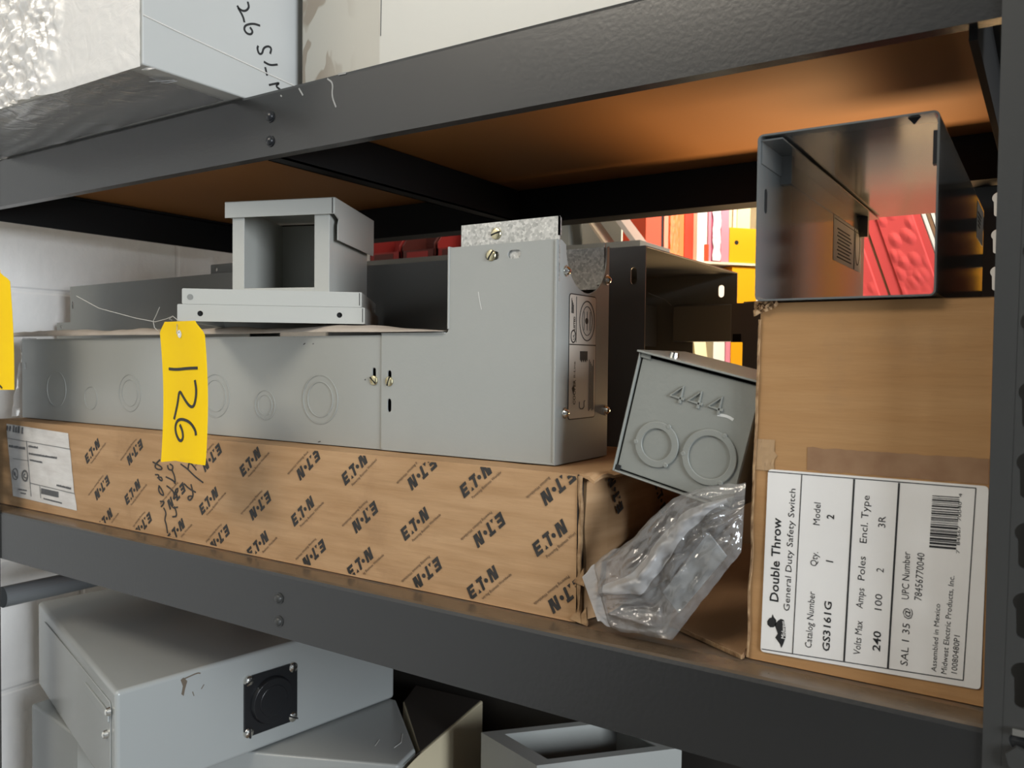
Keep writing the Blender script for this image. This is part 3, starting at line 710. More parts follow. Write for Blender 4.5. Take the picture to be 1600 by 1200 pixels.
mb.box(x0 + t, x0 + .0024, y0 + .004, y1 - .004, zt - .020, zt - .0042)
mb.build('return_flange', GLOSS, tube)
for y in (y0 + .055, y1 - .03):
    mb = MB(); mb.box(x0 + t, x0 + .010, y, y + .008, zt - .026, zt - .0042); mb.build('bracket', GLOSS, tube)
mb = MB(); mb.box(x1 - .0042, x1 - t, y0 + .004, y0 + .010, zt - .034, zt - .012); mb.build('latch', BLACKP, tube)
mb = MB(); mb.prism([(x1 - .020, y0 + .006, zt - t), (x1 - .012, y0 + .006, zt - t), (x1 - .016, y0 + .006, zt - .006)], (0, .001, 0)); mb.build('notch_tab', BLACKP, tube)
mb = MB(); FR = Frame((x0 + t, 0, 0), (0, 1, 0), (0, 0, 1)); FR.poly(mb, slot(.621, 1.443, .006, .018), 0, .0003); mb.build('slot_hole', DARK, tube)
F = Frame((x0 + t, 0, 0), (0, 1, 0), (0, 0, 1))
mb = MB(); F.rect(mb, .846, .982, 1.424, 1.479, 0, .0003); l1 = mb.build('rating_label', LABEL, tube)
mb = MB(); F.rect(mb, .943, .946, 1.424, 1.479, .0003, .0006)
F.ring(mb, .962, 1.452, .013, .0122, .0003, .0006, sq=1.7)
for k in range(9): F.rect(mb, .862 + .004 * (k % 2), .930 - .005 * (k % 3), 1.428 + .0035 * k, 1.4293 + .0035 * k, .0003, .0006)
F.rect(mb, .85, .98, 1.4645, 1.4652, .0003, .0006)
for k in range(8): F.rect(mb, .853 + .010 * k, .859 + .010 * k, 1.468, 1.475, .0003, .0006)
mb.build('label_print', GREYINK, l1)
F = FR_X(x1)
mb = MB(); F.rect(mb, .914, .99, 1.446, 1.481, 0, .0003); l2 = mb.build('rating_label', LABEL, tube)
mb = MB()
for k in range(4): F.rect(mb, .92, .96 - .005 * k, 1.47 - .004 * k, 1.472 - .004 * k, .0003, .0006)
mb.build('label_print', GREYINK, l2)

# ================================================================== long wireway with knockouts, and the elbow fitting
YW, YWB, ZW0, ZW1 = .648, .750, 1.2275, 1.3475
XW0, XW1 = -1.328, -.5885
ww = thing('wireway', 'long grey steel wireway with round knockouts lying on the logo printed carton', 'wireway', (XW1, YW, ZW0))
FW = FR_Y(YW)
t = .0016; mb = MB()
plate(mb, FW, [(XW0, ZW0), (XW1, ZW0), (XW1, ZW1), (XW0, ZW1)], [slot(-1.318, 1.306, .005, .012), slot(-.600, 1.3055, .0055, .016)], t)
mb.box(XW0, XW1, YW + t, YWB, ZW0, ZW0 + t); mb.box(XW0, XW1, YW + t, YWB, ZW1 - t, ZW1); mb.box(XW0, XW1, YWB - t, YWB, ZW0 + t, ZW1 - t)
mb.build('trough', PAINT, ww)
for a, b, r, ri in ((-.680, 1.2772, .0275, .0200), (-.771, 1.2675, .0178, .0125), (-.862, 1.2755, .0270, .0200), (-1.043, 1.2735, .0255, .0185), (-1.138, 1.2635, .0165, 0), (-1.229, 1.2735, .0265, 0)):
    mb = MB()
    FW.ring(mb, a, b, r, r - .0010, 0, .0007, n=56)
    FW.ring(mb, a, b, r - .0012, r - .0016, 0, .0002, n=56)
    if ri:
        FW.ring(mb, a, b, ri, ri - .0010, 0, .0007, n=48)
        for k in range(2): FW.rect(mb, a + ri * cos(2.4 + 3 * k) - .001, a + ri * cos(2.4 + 3 * k) + .001, b + ri * sin(2.4 + 3 * k) - .001, b + ri * sin(2.4 + 3 * k) + .001, 0, .0005)
    mb.build('knockout', PAINT, ww)
screw(FW, -.600, 1.300, .0052, radians(-40), ww, BRASSY)
for s in ([(-.707, 1.338), (-.704, 1.3395)], [(-.692, 1.3385), (-.6905, 1.339)], [(-.613, 1.300), (-.612, 1.301)], [(-.683, 1.2295), (-.679, 1.2305)]):
    mb = MB(); FW.stroke(mb, s, .0009, 0, .0002); mb.build('scuff_mark', INK, ww)

XF0, XF1, ZN, ZF = -.588, -.377, 1.3487, 1.4325
XN = -.500
el = thing('elbow_fitting', 'grey L-shaped steel wireway elbow with galvanised collar and rating label on its end', 'wireway fitting', (XF1, YW, ZW0))
mb = MB(); YF = YW - .0016
FF = FR_Y(YF)
nr = .004
L_ = [(XF0, ZW0), (XF1, ZW0), (XF1, ZF), (XN, ZF), (XN, ZN + nr), (XN - nr * .3, ZN + nr * .3), (XN - nr, ZN), (XF0, ZN)]
def sl(a, b, w_, h_): return [(a + y, b + x) for x, y in slot(0, 0, h_, w_)]
plate(mb, FF, L_, [sl(-.4485, 1.4215, .016, .008), sl(-.4235, 1.4215, .015, .008), slot(-.577, 1.303, .0055, .016), slot(-.577, 1.2745, .0055, .014)], .0015)
mb.build('front_plate', PAINT, el)
mb = MB()                                             # folded rims of the front plate
mb.box(XF1 - .0022, XF1, YF - .0012, YF, ZW0 + .002, ZF - .001); mb.box(XF0 + .002, XF1, YF - .0008, YF, ZW0, ZW0 + .0018); mb.build('folded_rim', PAINT, el, bevel=.0003); mb = MB()
mb.box(XN - .0012, XN + .0008, YF - .001, YF + .10, ZN + nr, ZF + .001); mb.box(XF0, XN - nr, YF - .001, YF + .10, ZN - .0005, ZN + .001)
mb.build('folded_rim', PAINT, el, bevel=.0004)
mb = MB(); FE2 = FR_X(XF1)
yc, rc, zc = .7035, .0415, 1.4290
arc = [(yc + rc * cos(radians(a)), zc + rc * 1.0 * sin(radians(a))) for a in range(0, -181, -9)]
plate(mb, FE2, [(YF + .0016, ZW0), (YWB, ZW0), (YWB, 1.438)] + [(min(y, YWB - .003), z) for y, z in [(yc + rc, 1.436)] + arc] + [(YF + .008, ZF), (YF + .0016, ZF)], [], .0015)
mb.build('end_plate', PAINT, el)
mb = MB(); mb.box(XF0, XF1 - .002, YWB - .0015, YWB, ZW0, ZN); mb.box(XN, XF1 - .002, YWB - .0015, YWB, ZN, 1.432); mb.box(XF0, XF1 - .002, YF + .002, YWB - .002, ZW0, ZW0 + .0015)
mb.build('back_plate', PAINTD, el)
mb = MB()
mb.box(-.487, XF1 + .0005, YF + .0022, YF + .0038, 1.395, 1.4535); mb.box(-.487, XF1 - .003, YWB - .006, YWB - .0045, 1.395, 1.437)
mb.box(-.487, -.4855, YF + .0038, YWB - .006, 1.395, 1.437)
mb.prism([(XF1 + .0005, YF + .0022, 1.4535), (XF1 + .0005, YF + .0022, 1.436), (XF1 + .0005, YF + .006, 1.436), (XF1 + .0005, YF + .006, 1.452)], (-.0015, 0, 0))
mb.build('galvanised_collar', GALV, el)
mb = MB(); mb.box(XF1 - .004, XF1 - .0025, YWB - .0045, YWB - .003, 1.40, 1.441); mb.box(XF1 - .010, XF1 - .002, YWB - .012, YWB - .006, 1.399, 1.4005); mb.build('collar_lip', GALV, el)
FG = FR_Y(YF + .0022)
screw(FG, -.4455, 1.4425, .0056, radians(15), el, BRASSY)
screw(FF, -.4495, 1.4220, .0054, radians(55), el, BRASSY)
screw(FF, -.577, 1.2995, .0050, radians(70), el, BRASSY)
for a, b in ((.6615, 1.405), (.7445, 1.404), (.6615, 1.2745), (.7450, 1.2735)):
    mb = MB(); mb.cyl(FE2.p(a, b, 0), FE2.p(a, b, .0012), .0052, .0052, 18); mb.dome(FE2.p(a, b, .0012), FE2.n, .0042, .004)
    mb.build('dome_bolt', CHROME, el, smooth=False)
mb = MB(); FF.stroke(mb, [(-.4645, 1.388), (-.4625, 1.378), (-.4605, 1.371)], .0007, 0, .0002); mb.build('scratch', mat('light_scratch', (.6, .6, .57, 1), .4), el)
mb = MB(); y0, y1, z0_, z1 = .6695, .7215, 1.2685, 1.3845
FE2.poly(mb, rr(y0 - .001, y1 + .001, z0_ - .001, z1 + .001, .004), 0, .0003, 1); FE2.poly(mb, rr(y0, y1, z0_, z1, .003), .0003, .0005)
lb = mb.build('rating_label', [CREAMLAB, INK], el)
mb = MB(); a = .0005; b = .0008
FE2.rect(mb, y0, y1, 1.3375, 1.3385, a, b)
FE2.ring(mb, .7035, 1.3610, .0155, .0147, a, b, sq=1.25); FE2.ring(mb, .7035, 1.3610, .0105, .0100, a, b, sq=1.35); FE2.disc(mb, .7025, 1.361, .003, a, b)
FE2.rect(mb, .6815, .6822, 1.340, 1.383, a, b)
FE2.ring(mb, .6765, 1.3455, .0050, .0040, a, b, sq=1.25)
write(mb, FE2, 'UL', .6785, 1.3425, .0055, .0030, pi / 2, .02, b)
write(mb, FE2, 'LISTED', .6795, 1.3515, .0125, .0030, pi / 2, .03, b)
for k in range(4): FE2.rect(mb, .6725 + .0012 * k, .6730 + .0012 * k, 1.367, 1.381 - .002 * k, a, b)
for k in range(3): FE2.rect(mb, .697 + .006 * k, .6976 + .006 * k, 1.352, 1.370, a, b)
write(mb, FE2, 'COOPER', .6815, 1.2815, .0235, .0042, pi / 2, .03, b)
write(mb, FE2, 'B-Line', .6810, 1.3070, .0150, .0034, pi / 2, 0, b)
FE2.poly(mb, [(.675, 1.297), (.678, 1.291), (.6795, 1.2965), (.677, 1.299)], a, b)
for k in range(11): FE2.rect(mb, .690 + .0014 * k, .6908 + .0014 * k, 1.3235 - .001 * (k % 3), 1.332, a, b)
for k in range(5): FE2.rect(mb, .7085 + .0022 * k, .7091 + .0022 * k, 1.2745 + .001 * (k % 3), 1.324 - .002 * (k % 4), a, b)
FE2.stroke(mb, [(.690, 1.284), (.690, 1.277), (.699, 1.277), (.699, 1.284), (.701, 1.2845)], .0008, a, b, smooth=1)
mb.build('label_print', INK, lb)

# ---- crumpled packing paper on the wireway
def pap(u, v):
    x = lerp(-1.40, -.508, u); y = lerp(.641, .742, v)
    e = .0085 + .0050 * noise.noise(Vector((x * 7, v * 1.5, 2))) + .0026 * noise.noise(Vector((x * 27, v * 3, 6)))
    e *= min(1, (1 - u) * 4 + .12)
    return (x, y + .004 * noise.noise(Vector((x * 6, 3, 1))) * (1 - v), ZN + .0016 + max(.0004, e * (.10 + .12 * max(0, noise.noise(Vector((x * 5, 9, 1)))) if v < .05 else .8 if v < .15 else 1)))
mb = MB(); mb.grid(pap, 150, 10)
tag(mb.build('packing_paper', PAPER, None, solid=.0006, smooth=True), 'thin crumpled sheet of brown packing paper spread along the top of the knockout wireway', 'paper')
# ---- plastic hanging off the wireway's left end
def pl(u, v):
    z = lerp(1.350, 1.232, v); wdt = .004 + .036 * v
    return (-1.330 - wdt * (1 - u) - .003 * u, .652 + .02 * u + .006 * noise.noise(Vector((u * 4, v * 6, 2))), z - .006 * (1 - u) * v)
mb = MB(); mb.grid(pl, 10, 18)
tag(mb.build('plastic_sleeve', BAGZIP, None, smooth=True), 'milky plastic sleeve draping from the left end of the knockout wireway', 'plastic wrap')

# ================================================================== two shallow covers stacked on the paper, and the box standing on them
PSI = radians(42)
ex = Vector((cos(PSI), sin(PSI), 0)); ey = Vector((-sin(PSI), cos(PSI), 0))
def shallow_cover(label, o, wdt, dep, z0_, z1, holes, side_hole=None, skew=0):
    r = thing('shallow_cover', label, 'cover', o)
    ps = PSI + skew; e1 = Vector((cos(ps), sin(ps), 0)); e2 = Vector((-sin(ps - .07), cos(ps - .07), 0)); h = z1 - z0_
    P = lambda a, b, c: Vector(o) + a * e1 + b * e2 + Vector((0, 0, c))
    F = Frame(o, e1, (0, 0, 1)); mb = MB()
    plate(mb, F, rr(0, wdt, 0, h, .0012, 2), [circ(a, b, q) for a, b, q in holes], .0015)
    R = Frame(P(wdt, 0, 0), e2, (0, 0, 1)); plate(mb, R, [(0.002, 0), (dep, 0), (dep, h), (0.002, h)], [circ(dep - .02, h * .4, .0032)] if side_hole else [], .0015)
    M = Matrix((e1, e2, Vector((0, 0, 1)))).transposed().to_4x4(); M.translation = Vector(o)
    mb.box(0, .0015, .0015, dep, 0, h, M=M); mb.box(0, wdt, dep - .0015, dep, 0, h, M=M); mb.box(0.001, wdt - .001, .001, dep - .001, h - .0016, h - .0001, M=M)
    mb.build('shell', PAINT2, r, bevel=.0005)
    mb = MB(); mb.box(wdt - .0026, wdt - .0020, -.0004, .0004, .002, h - .001, M=M); mb.build('corner_seam', DARK, r)
    return r, F
lo_o = Vector((-.790, .5455, 1.3612))
r1, F1 = shallow_cover('upturned pale grey shallow steel cover with two black holes, lower of two on the paper', lo_o, .1985, .187, lo_o.z, 1.3795, [(.0235, .0085, .0030), (.171, .0095, .0030)])
for a in (.0235, .171):
    mb = MB(); F1.disc(mb, a, .0090, .0040, -.004, -.0035); mb.build('hole_shade', DARK, r1)  # black disc paints the shade inside the hole
up_o = lo_o + .0045 * ex + .0012 * ey; up_o.z = 1.3798
r2, F2 = shallow_cover('pale grey shallow steel cover lying on the lower cover and carrying the open box', up_o, .1905, .186, up_o.z, 1.3965, [], True)
mb = MB(); F2.disc(mb, .0085, .0075, .0032, 0, .0003); mb.build('filled_hole', PAINTL, r2)

b1 = Vector((cos(radians(18)), sin(radians(18)), 0)); b2 = Vector((-sin(radians(27)), cos(radians(27)), 0))
bo = Vector((-.8085, .6225, 1.3968))
ob = thing('open_box', 'pale grey steel box standing open end forward on the two stacked covers', 'enclosure', bo)
M = Matrix((b1, b2, Vector((0, 0, 1)))).transposed().to_4x4(); M.translation = bo
H, WD, DP = .1055, .1400, .150
mb = MB()
mb.box(.008, .0095, .002, DP, 0, H - .004, M=M); mb.box(WD - .0095, WD - .008, .002, DP, 0, H - .004, M=M)
mb.box(.008, WD - .008, DP - .0015, DP, 0, H - .004, M=M); mb.box(.008, WD - .008, .002, DP, 0, .0015, M=M)
mb.build('shell', PAINT2, ob, bevel=.0004)
mb = MB(); mb.box(.008, .0235, .0005, .002, 0, H - .010, M=M); mb.build('front_flange', PAINT2, ob, bevel=.0004)
mb = MB(); mb.box(WD - .0265, WD - .008, .0005, .002, 0, H - .010, M=M); mb.build('front_flange', PAINT2, ob, bevel=.0004)
mb = MB(); mb.box(.0235, WD - .0265, .0005, .002, 0, .006, M=M); mb.build('front_flange', PAINT2, ob, bevel=.0004)
mb = MB()                                             # lid: top, front lip, right skirt with a notch
mb.box(0, WD, -.004, DP + .004, H - .0015, H, M=M); mb.box(0, WD, -.004, -.0025, H - .0185, H, M=M); mb.box(0, .0015, -.0025, DP + .004, H - .0165, H, M=M)
RS = Frame(M @ Vector((WD, 0, 0)), b2, (0, 0, 1))
plate(mb, RS, [(-.0025, H - .0185), (.0125, H - .0225), (.009, H - .029), (.009, H - .046), (DP + .002, H - .046), (DP + .004, H - .04), (DP + .004, H), (-.0025, H)], [], .0012)
mb.build('lid_or_shade', PAINT2, ob, bevel=.0005)
mb = MB(); mb.box(WD - .0030, WD - .0022, -.0044, -.0036, H - .018, H - .001, M=M); mb.build('corner_seam', DARK, ob)
mb = MB()
for k in range(3):
    c = M @ Vector((.075 + .018 * k, .05 + .01 * (k % 2), .0018)); mb.dome(c, (0, 0, 1), .013, .007 + .002 * k, 10, 3)
tag(mb.build('scrap_plastic', BAGZIP, None), 'small crumpled scrap of plastic lying inside the open pale box', 'plastic scrap')

# ================================================================== covers standing behind
lt = thing('trough_cover', 'mid grey steel trough cover standing behind the left end of the knockout wireway', 'cover', (-1.2, .775, ZE + .001))
FT = FR_Y(.775); zt_ = 1.444
mb = MB(); plate(mb, FT, [(-1.424, ZE + .001), (-.955, ZE + .001), (-.955, zt_ + .002), (-1.424, zt_ - .002)], [slot(-1.416, 1.410, .005, .013)], .0015)
mb.box(-1.424, -.955, .7765, .83, zt_ - .0035, zt_ - .002); mb.box(-1.424, -.955, .8285, .83, ZE + .001, zt_ - .0035)
mb.build('shell', PAINTL, lt)
FT2 = FR_Y(.790)
mb = MB(); plate(mb, FT2, rr(-1.062, -.960, zt_ - .002, 1.4615, .002), [circ(-1.049, 1.4535, .0028)], .0012)
mb.build('hanging_tab', PAINTL, lt)
mb = MB(); plate(mb, FR_Y(.7765), [(-1.472, 1.352), (-1.424, 1.352), (-1.424, 1.381), (-1.470, 1.381)], [circ(-1.456, 1.3735, .0028)], .0012)
mb.build('side_tab', PAINTL, lt)

rt = thing('trough_cover', 'deep grey steel trough cover with shade-darkened paint behind the elbow, its open end showing a slotted back', 'cover', (-.6, .83, ZE + .001))
YT_, zt_ = .83, 1.4487; FT = FR_Y(YT_)
mb = MB(); plate(mb, FT, [(-.855, ZE + .001), (-.3735, ZE + .001), (-.3735, zt_), (-.855, zt_)], [slot(-.3872, 1.4165, .0075, .019)], .0016)
mb.box(-.855, -.3735, YT_ + .0016, 1.1385, zt_ - .0016, zt_)
plate(mb, FR_Y(1.1385), [(-.855, 1.285), (-.437, 1.285), (-.437, 1.405), (-.3735, 1.405), (-.3735, zt_), (-.855, zt_)], [slot(-.3960, 1.4235, .0085, .0175)], .0016)
mb.box(-.855, -.8534, YT_ + .0016, 1.1385, ZE + .001, zt_ - .0016)
mb.build('shell', PAINTD, rt, bevel=.0004)
mb = MB(); mb.box(-.4640, -.3750, 1.125, 1.1385, 1.3520, 1.4045); mb.build('inner_flange', PAINTD, rt, bevel=.003)
mb = MB(); mb.box(-.4930, -.4915, 1.06, 1.137, 1.345, 1.4045); mb.build('inner_web', PAINTD, rt)
mb = MB(); FX2 = Frame((0, 1.1245, 0), (1, 0, 0), (0, 0, 1)); mb.tube([(-.4905, 1.1, 1.4215), (-.470, 1.115, 1.412), (-.4635, 1.122, 1.404)], .0006, 6); mb.build('spring_wire', PAINTL, rt)
mb = MB(); FT.rect(mb, -.382, -.374, zt_ - .0008, zt_ + .0002, .0001, .0003)

bp = thing('blank_panel', 'dark grey steel blank panel standing upright behind the square junction box', 'panel', (-.25, 1.0, ZS))
mb = MB(); plate(mb, FR_Y(1.0), [(-.320, ZS + .001), (-.150, ZS + .001), (-.150, 1.3985), (-.3345, 1.3955), (-.3345, 1.348), (-.320, 1.348)], [], .0016)
mb.box(-.320, -.150, 1.0016, 1.03, 1.396, 1.3975); mb.box(-.320, -.150, 1.0016, 1.03, ZS + .001, ZS + .0025); mb.box(-.1515, -.150, 1.0016, 1.03, ZS + .003, 1.396)
mb.build('shell', PAINTD, bp, bevel=.0004)
mb = MB(); mb.box(-.332, -.322, .9985, .9995, 1.3485, 1.358); mb.build('dark_notch', BLACKM, bp)

# ================================================================== square junction box, tilted between the cartons
ang = radians(-13.2); JS = .1035
jo = Vector((-.3065, .6195, 1.2315))                     # lower left front corner
J1 = Vector((cos(ang), 0, sin(ang))); J3 = Vector((-sin(ang), 0, cos(ang))); J2 = Vector((0, 1, 0))
MJ = Matrix((J1, J2, J3)).transposed().to_4x4(); MJ.translation = jo
jb = thing('junction_box', 'square grey steel junction box embossed 4 4 4, tilted against the tall carton', 'junction box', jo, rot=MJ.to_3x3().to_4x4())
FJ = Frame(jo, J1, J3)
mb = MB()
mb.box(0, .0016, 0, .10, 0, JS - .002, M=MJ); mb.box(.0016, JS, 0, .10, 0, .0016, M=MJ); mb.box(JS - .0016, JS, .004, .10, .0016, JS - .002, M=MJ)
mb.box(.0016, JS - .0016, .0985, .10, .0016, JS - .002, M=MJ); mb.box(.0016, .0105, .0005, .002, JS - .0058, JS - .002, M=MJ)
mb.build('shell', BOXP, jb, bevel=.0007)
mb = MB(); mb.box(.0030, JS - .0005, .0025, .0042, .0030, JS - .0045, M=MJ); mb.build('front_face', BOXP, jb, bevel=.0012, seg=3)
mb = MB(); mb.box(.0024, .0062, .0010, .0024, .0022, .0062, M=MJ); mb.build('corner_gap', DARK, jb)
mb = MB(); mb.box(-.0010, JS + .0005, -.0030, .101, JS - .0018, JS - .0001, M=MJ); mb.build('lid_or_shade', BOXP, jb, bevel=.0005)
Fj = Frame(MJ @ Vector((0, .0025, 0)), J1, J3)
mb = MB()
for a in (.0375, .0530, .0700):
    for s in ([(a + .0055, .0700), (a + .0055, .0835), (a - .0035, .0740), (a + .0085, .0740)],): Fj.stroke(mb, s, .0023, -.0003, .0017, smooth=0)
mb.build('embossed_digits', BOXP, jb, bevel=.0007)
for a, b, r, ri in ((.0325, .0325, .0188, .0128), (.0770, .0355, .0222, .0168)):
    mb = MB(); Fj.ring(mb, a, b, r, ri, 0, .0019, n=48)
    for k in range(3):
        th = 1.2 + 2.1 * k; Fj.disc(mb, a + r * cos(th) * .96, b + r * sin(th) * .96, .0022, 0, .0022, 8)
    mb.build('knockout', BOXP, jb, bevel=.0007)
mb = MB(); mb.cyl(MJ @ Vector((.0245, .014, JS)), MJ @ Vector((.0245, .014, JS + .0035)), .0042, .0036, 14); mb.build('screw', CHROME, jb)
mb = MB(); Fj.stroke(mb, [(.075, .0695), (.083, .0705), (.088, .069)], .0022, 0, .0003); mb.build('scratch', MATS['light_scratch'], jb)

# ================================================================== opened carton lying between the two cartons
oc = thing('opened_carton', 'opened brown cardboard carton lying flat between the logo carton and the tall carton', 'cardboard box', (-.25, .66, ZS + .001))
mb = MB()
def fl(u, v):
    p = Vector((-.2660, .650, 1.1022)).lerp(Vector((-.1900, .6080, 1.1022)), u); q = Vector((-.3150, .86, 1.128)).lerp(Vector((-.1900, .86, 1.135)), u)
    r = p.lerp(q, v); r.z += .0015 * noise.noise(Vector((u * 5, v * 5, 3))) + .010 * sin(pi * min(1, v * 1.4)) * u * .6; return r
mb.grid(fl, 14, 16); mb.build('bottom_flap', KRAFT3, oc, solid=.0035)
mb = MB()
def lw(u, v):
    p = Vector((-.3205, .632, 1.1040)).lerp(Vector((-.3205, .86, 1.128)), u); q = Vector((-.3190, .640, 1.150)).lerp(Vector((-.302, .86, 1.2050)), u)
    r = p.lerp(q, v); r.x += .0012 * sin(pi * v); return r
mb.grid(lw, 16, 8); mb.build('side_flap', KRAFT3, oc, solid=.003)
mb = MB()
def rw(u, v):
    p = Vector((-.1925, .640, 1.112)).lerp(Vector((-.1925, .86, 1.136)), u); q = Vector((-.1915, .660, 1.150)).lerp(Vector((-.1915, .86, 1.19)), u)
    return p.lerp(q, v)
mb.grid(rw, 12, 6); mb.build('side_flap', KRAFT3, oc, solid=.003)
mb = MB(); mb.grid(lambda u, v: Vector((-.316, .862, 1.110)).lerp(Vector((-.190, .862, 1.110)), u) + Vector((0, 0, .085 * v)), 6, 4); mb.build('end_flap', KRAFT3, oc, solid=.003)
mb = MB()
for i in range(40):                                   # open flutes along the cut edge
    t = (i + .5) / 40; p = Vector((-.2660, .6495, 1.1022)).lerp(Vector((-.1900, .6075, 1.1022)), t)
    mb.box(p.x - .0007, p.x + .0007, p.y - .0010, p.y + .0004, p.z - .0016, p.z + .0016)
mb.build('fluted_edge', EDGEK, oc)

# ================================================================== clear bag with a bracket in it
UPc = [(-.3235, 1.1435), (-.305, 1.164), (-.282, 1.178), (-.262, 1.201), (-.245, 1.217), (-.222, 1.2275), (-.1895, 1.2335)]
LOc = [(-.304, 1.1125), (-.285, 1.1075), (-.241, 1.1085), (-.222, 1.136), (-.200, 1.168), (-.1890, 1.183), (-.1882, 1.200)]
def bagP(t, s, side):
    a = along(UPc, t); b = along(LOc, t); q = a.lerp(b, s)
    y = lerp(.602, .593, s) + .004 * t
    env = sin(pi * min(max(s, 0), 1)) ** .6 * (min(1, t * 3.2) * min(1, (1 - t) * 5 + .12))
    cr = .0055 * (noise.noise(Vector((t * 9, s * 7, 2 + side))) + .6 * noise.noise(Vector((t * 23, s * 17, 5)))) + .0042 * abs(noise.noise(Vector((t * 5 + s * 4, s * 9 - t * 3, 8 + side)))) * 2
    ridge = .006 * math.exp(-((s - (.46 - .22 * t)) / .07) ** 2) * min(1, t * 4) * min(1, (1 - t) * 6)
    d = env * (.0085 + cr) + (ridge if side == 0 else 0)
    e = 0 if 0 < s < 1 else .0015 * noise.noise(Vector((t * 20, s, 4)))
    return Vector((q.x, y - d if side == 0 else min(y + d * .5, .606), q.y + e))
bag = thing('plastic_bag', 'crumpled clear plastic bag lying on the opened carton below the junction box', 'plastic bag', (-.25, .60, 1.105))
mb = MB(); mb.grid(lambda u, v: bagP(lerp(.10, 1, u), v, 0), 90, 60); mb.grid(lambda u, v: bagP(lerp(.10, 1, u), v, 1), 50, 30)
mb.build('bag_body', BAG, bag, smooth=True)
mb = MB(); mb.grid(lambda u, v: bagP(lerp(0, .10, u), v, 0) + Vector((0, -.0006, 0)), 10, 40); mb.grid(lambda u, v: bagP(lerp(0, .10, u), v, 1), 10, 30)
mb.build('bag_mouth', BAGZIP, bag, smooth=True)
mb = MB()
def fold(u, v):
    t = lerp(.16, .93, u); s = .46 - .22 * t + lerp(-.11, .12, v) * (.25 + .75 * sin(pi * min(1, .12 + u * .85))) * (1 + .45 * noise.noise(Vector((u * 6, 2, 2))))
    return bagP(t, s, 0) + Vector((0, -.0018 - .001 * sin(pi * v), 0))
mb.grid(fold, 50, 8); mb.build('bag_fold', BAGZIP, bag, smooth=True)
mb = MB()
q4 = [(-.2510, 1.1430), (-.2375, 1.1290), (-.2005, 1.1785), (-.2150, 1.1945)]
mb.prism([(a, .5985, b) for a, b in q4], (0, .0018, 0))
tag(mb.build('metal_plate', mat('plate_blue_grey', (.40, .42, .43, 1), .3), None, bevel=.0004), 'flat grey metal plate seen through the clear plastic bag', 'metal plate')

# ================================================================== yellow tags
def hang_tag(name, pts, hole, y, hand, label, wires, bend, wid):
    r = thing(name, label, 'tag', (hole[0], y, hole[1]))
    zt = max(p[1] for p in pts); zb = min(p[1] for p in pts)
    disp = lambda a, b: bend * sin(pi * (b - zb) / (zt - zb)) + .003 * sin((a - hole[0]) * 40)
    F = FR_Y(y, disp); mb = MB()
    tl, tr_, rs, br, bl, ls = [Vector(p) for p in pts]
    def edge(v):
        z = lerp(zt, zb, v)
        def xat(P):
            for i in range(len(P) - 1):
                if P[i].y >= z >= P[i + 1].y: return lerp(P[i].x, P[i + 1].x, (P[i].y - z) / max(1e-9, P[i].y - P[i + 1].y))
            return P[-1].x if z < P[-1].y else P[0].x
        return xat([tl, ls, bl]), xat([tr_, rs, br]), z
    def g(u, v):
        x0, x1, z = edge(v)
        if v == 1: z = lerp(bl.y, br.y, u)
        return F.p(lerp(x0, x1, u), z)
    mb.grid(g, 12, 40); mb.build('card', TAGY, r, solid=.0006)
    mb = MB(); F.ring(mb, hole[0], hole[1], .0042, .0022, .0003, .0010); F.disc(mb, hole[0], hole[1], .0023, .0003, .0006); mb.build('eyelet', [CHROME], r)
    mb = MB()
    for s in hand: F.stroke(mb, s, wid, .0004, .0009)
    mb.build('handwriting', INK, r)
    for pth in wires:
        mb = MB(); mb.tube(pth, .00045, 6); mb.build('wire', WIREM, r)
    return r
YT1 = .537
wires = [[(x, YT1 - .002 + .001 * i, z) for i, (x, z) in enumerate(WIRE[:-2])] + [(WIRE[-2][0], YT1 - .002, WIRE[-2][1]), (TAGHOLE[0], YT1 - .003, TAGHOLE[1])],
         [(x, YT1 + .001, z) for x, z in WIRE2], [(WIRE[5][0], YT1 + .003, WIRE[5][1]), (-.797, .5405, 1.3632), (-.795, .5425, 1.3622)]]
hang_tag('lot_tag', TAG, TAGHOLE, YT1, TAG_HAND, 'yellow card tag with handwritten 126 hanging from the corner of the stacked covers', wires, -.004, .0030)
top2 = (-1.247, 1.424)
hang_tag('lot_tag', TAG2, top2, .556, TAG2_HAND, 'yellow card tag cut off by the left edge, hanging in front of the wireway end', [[(top2[0], .5545, top2[1]), (top2[0] - .004, .556, top2[1] + .02), (-1.256, .562, 1.50), (-1.262, .5762, 1.542), (-1.262, .5768, 1.549)]], -.002, .0022)

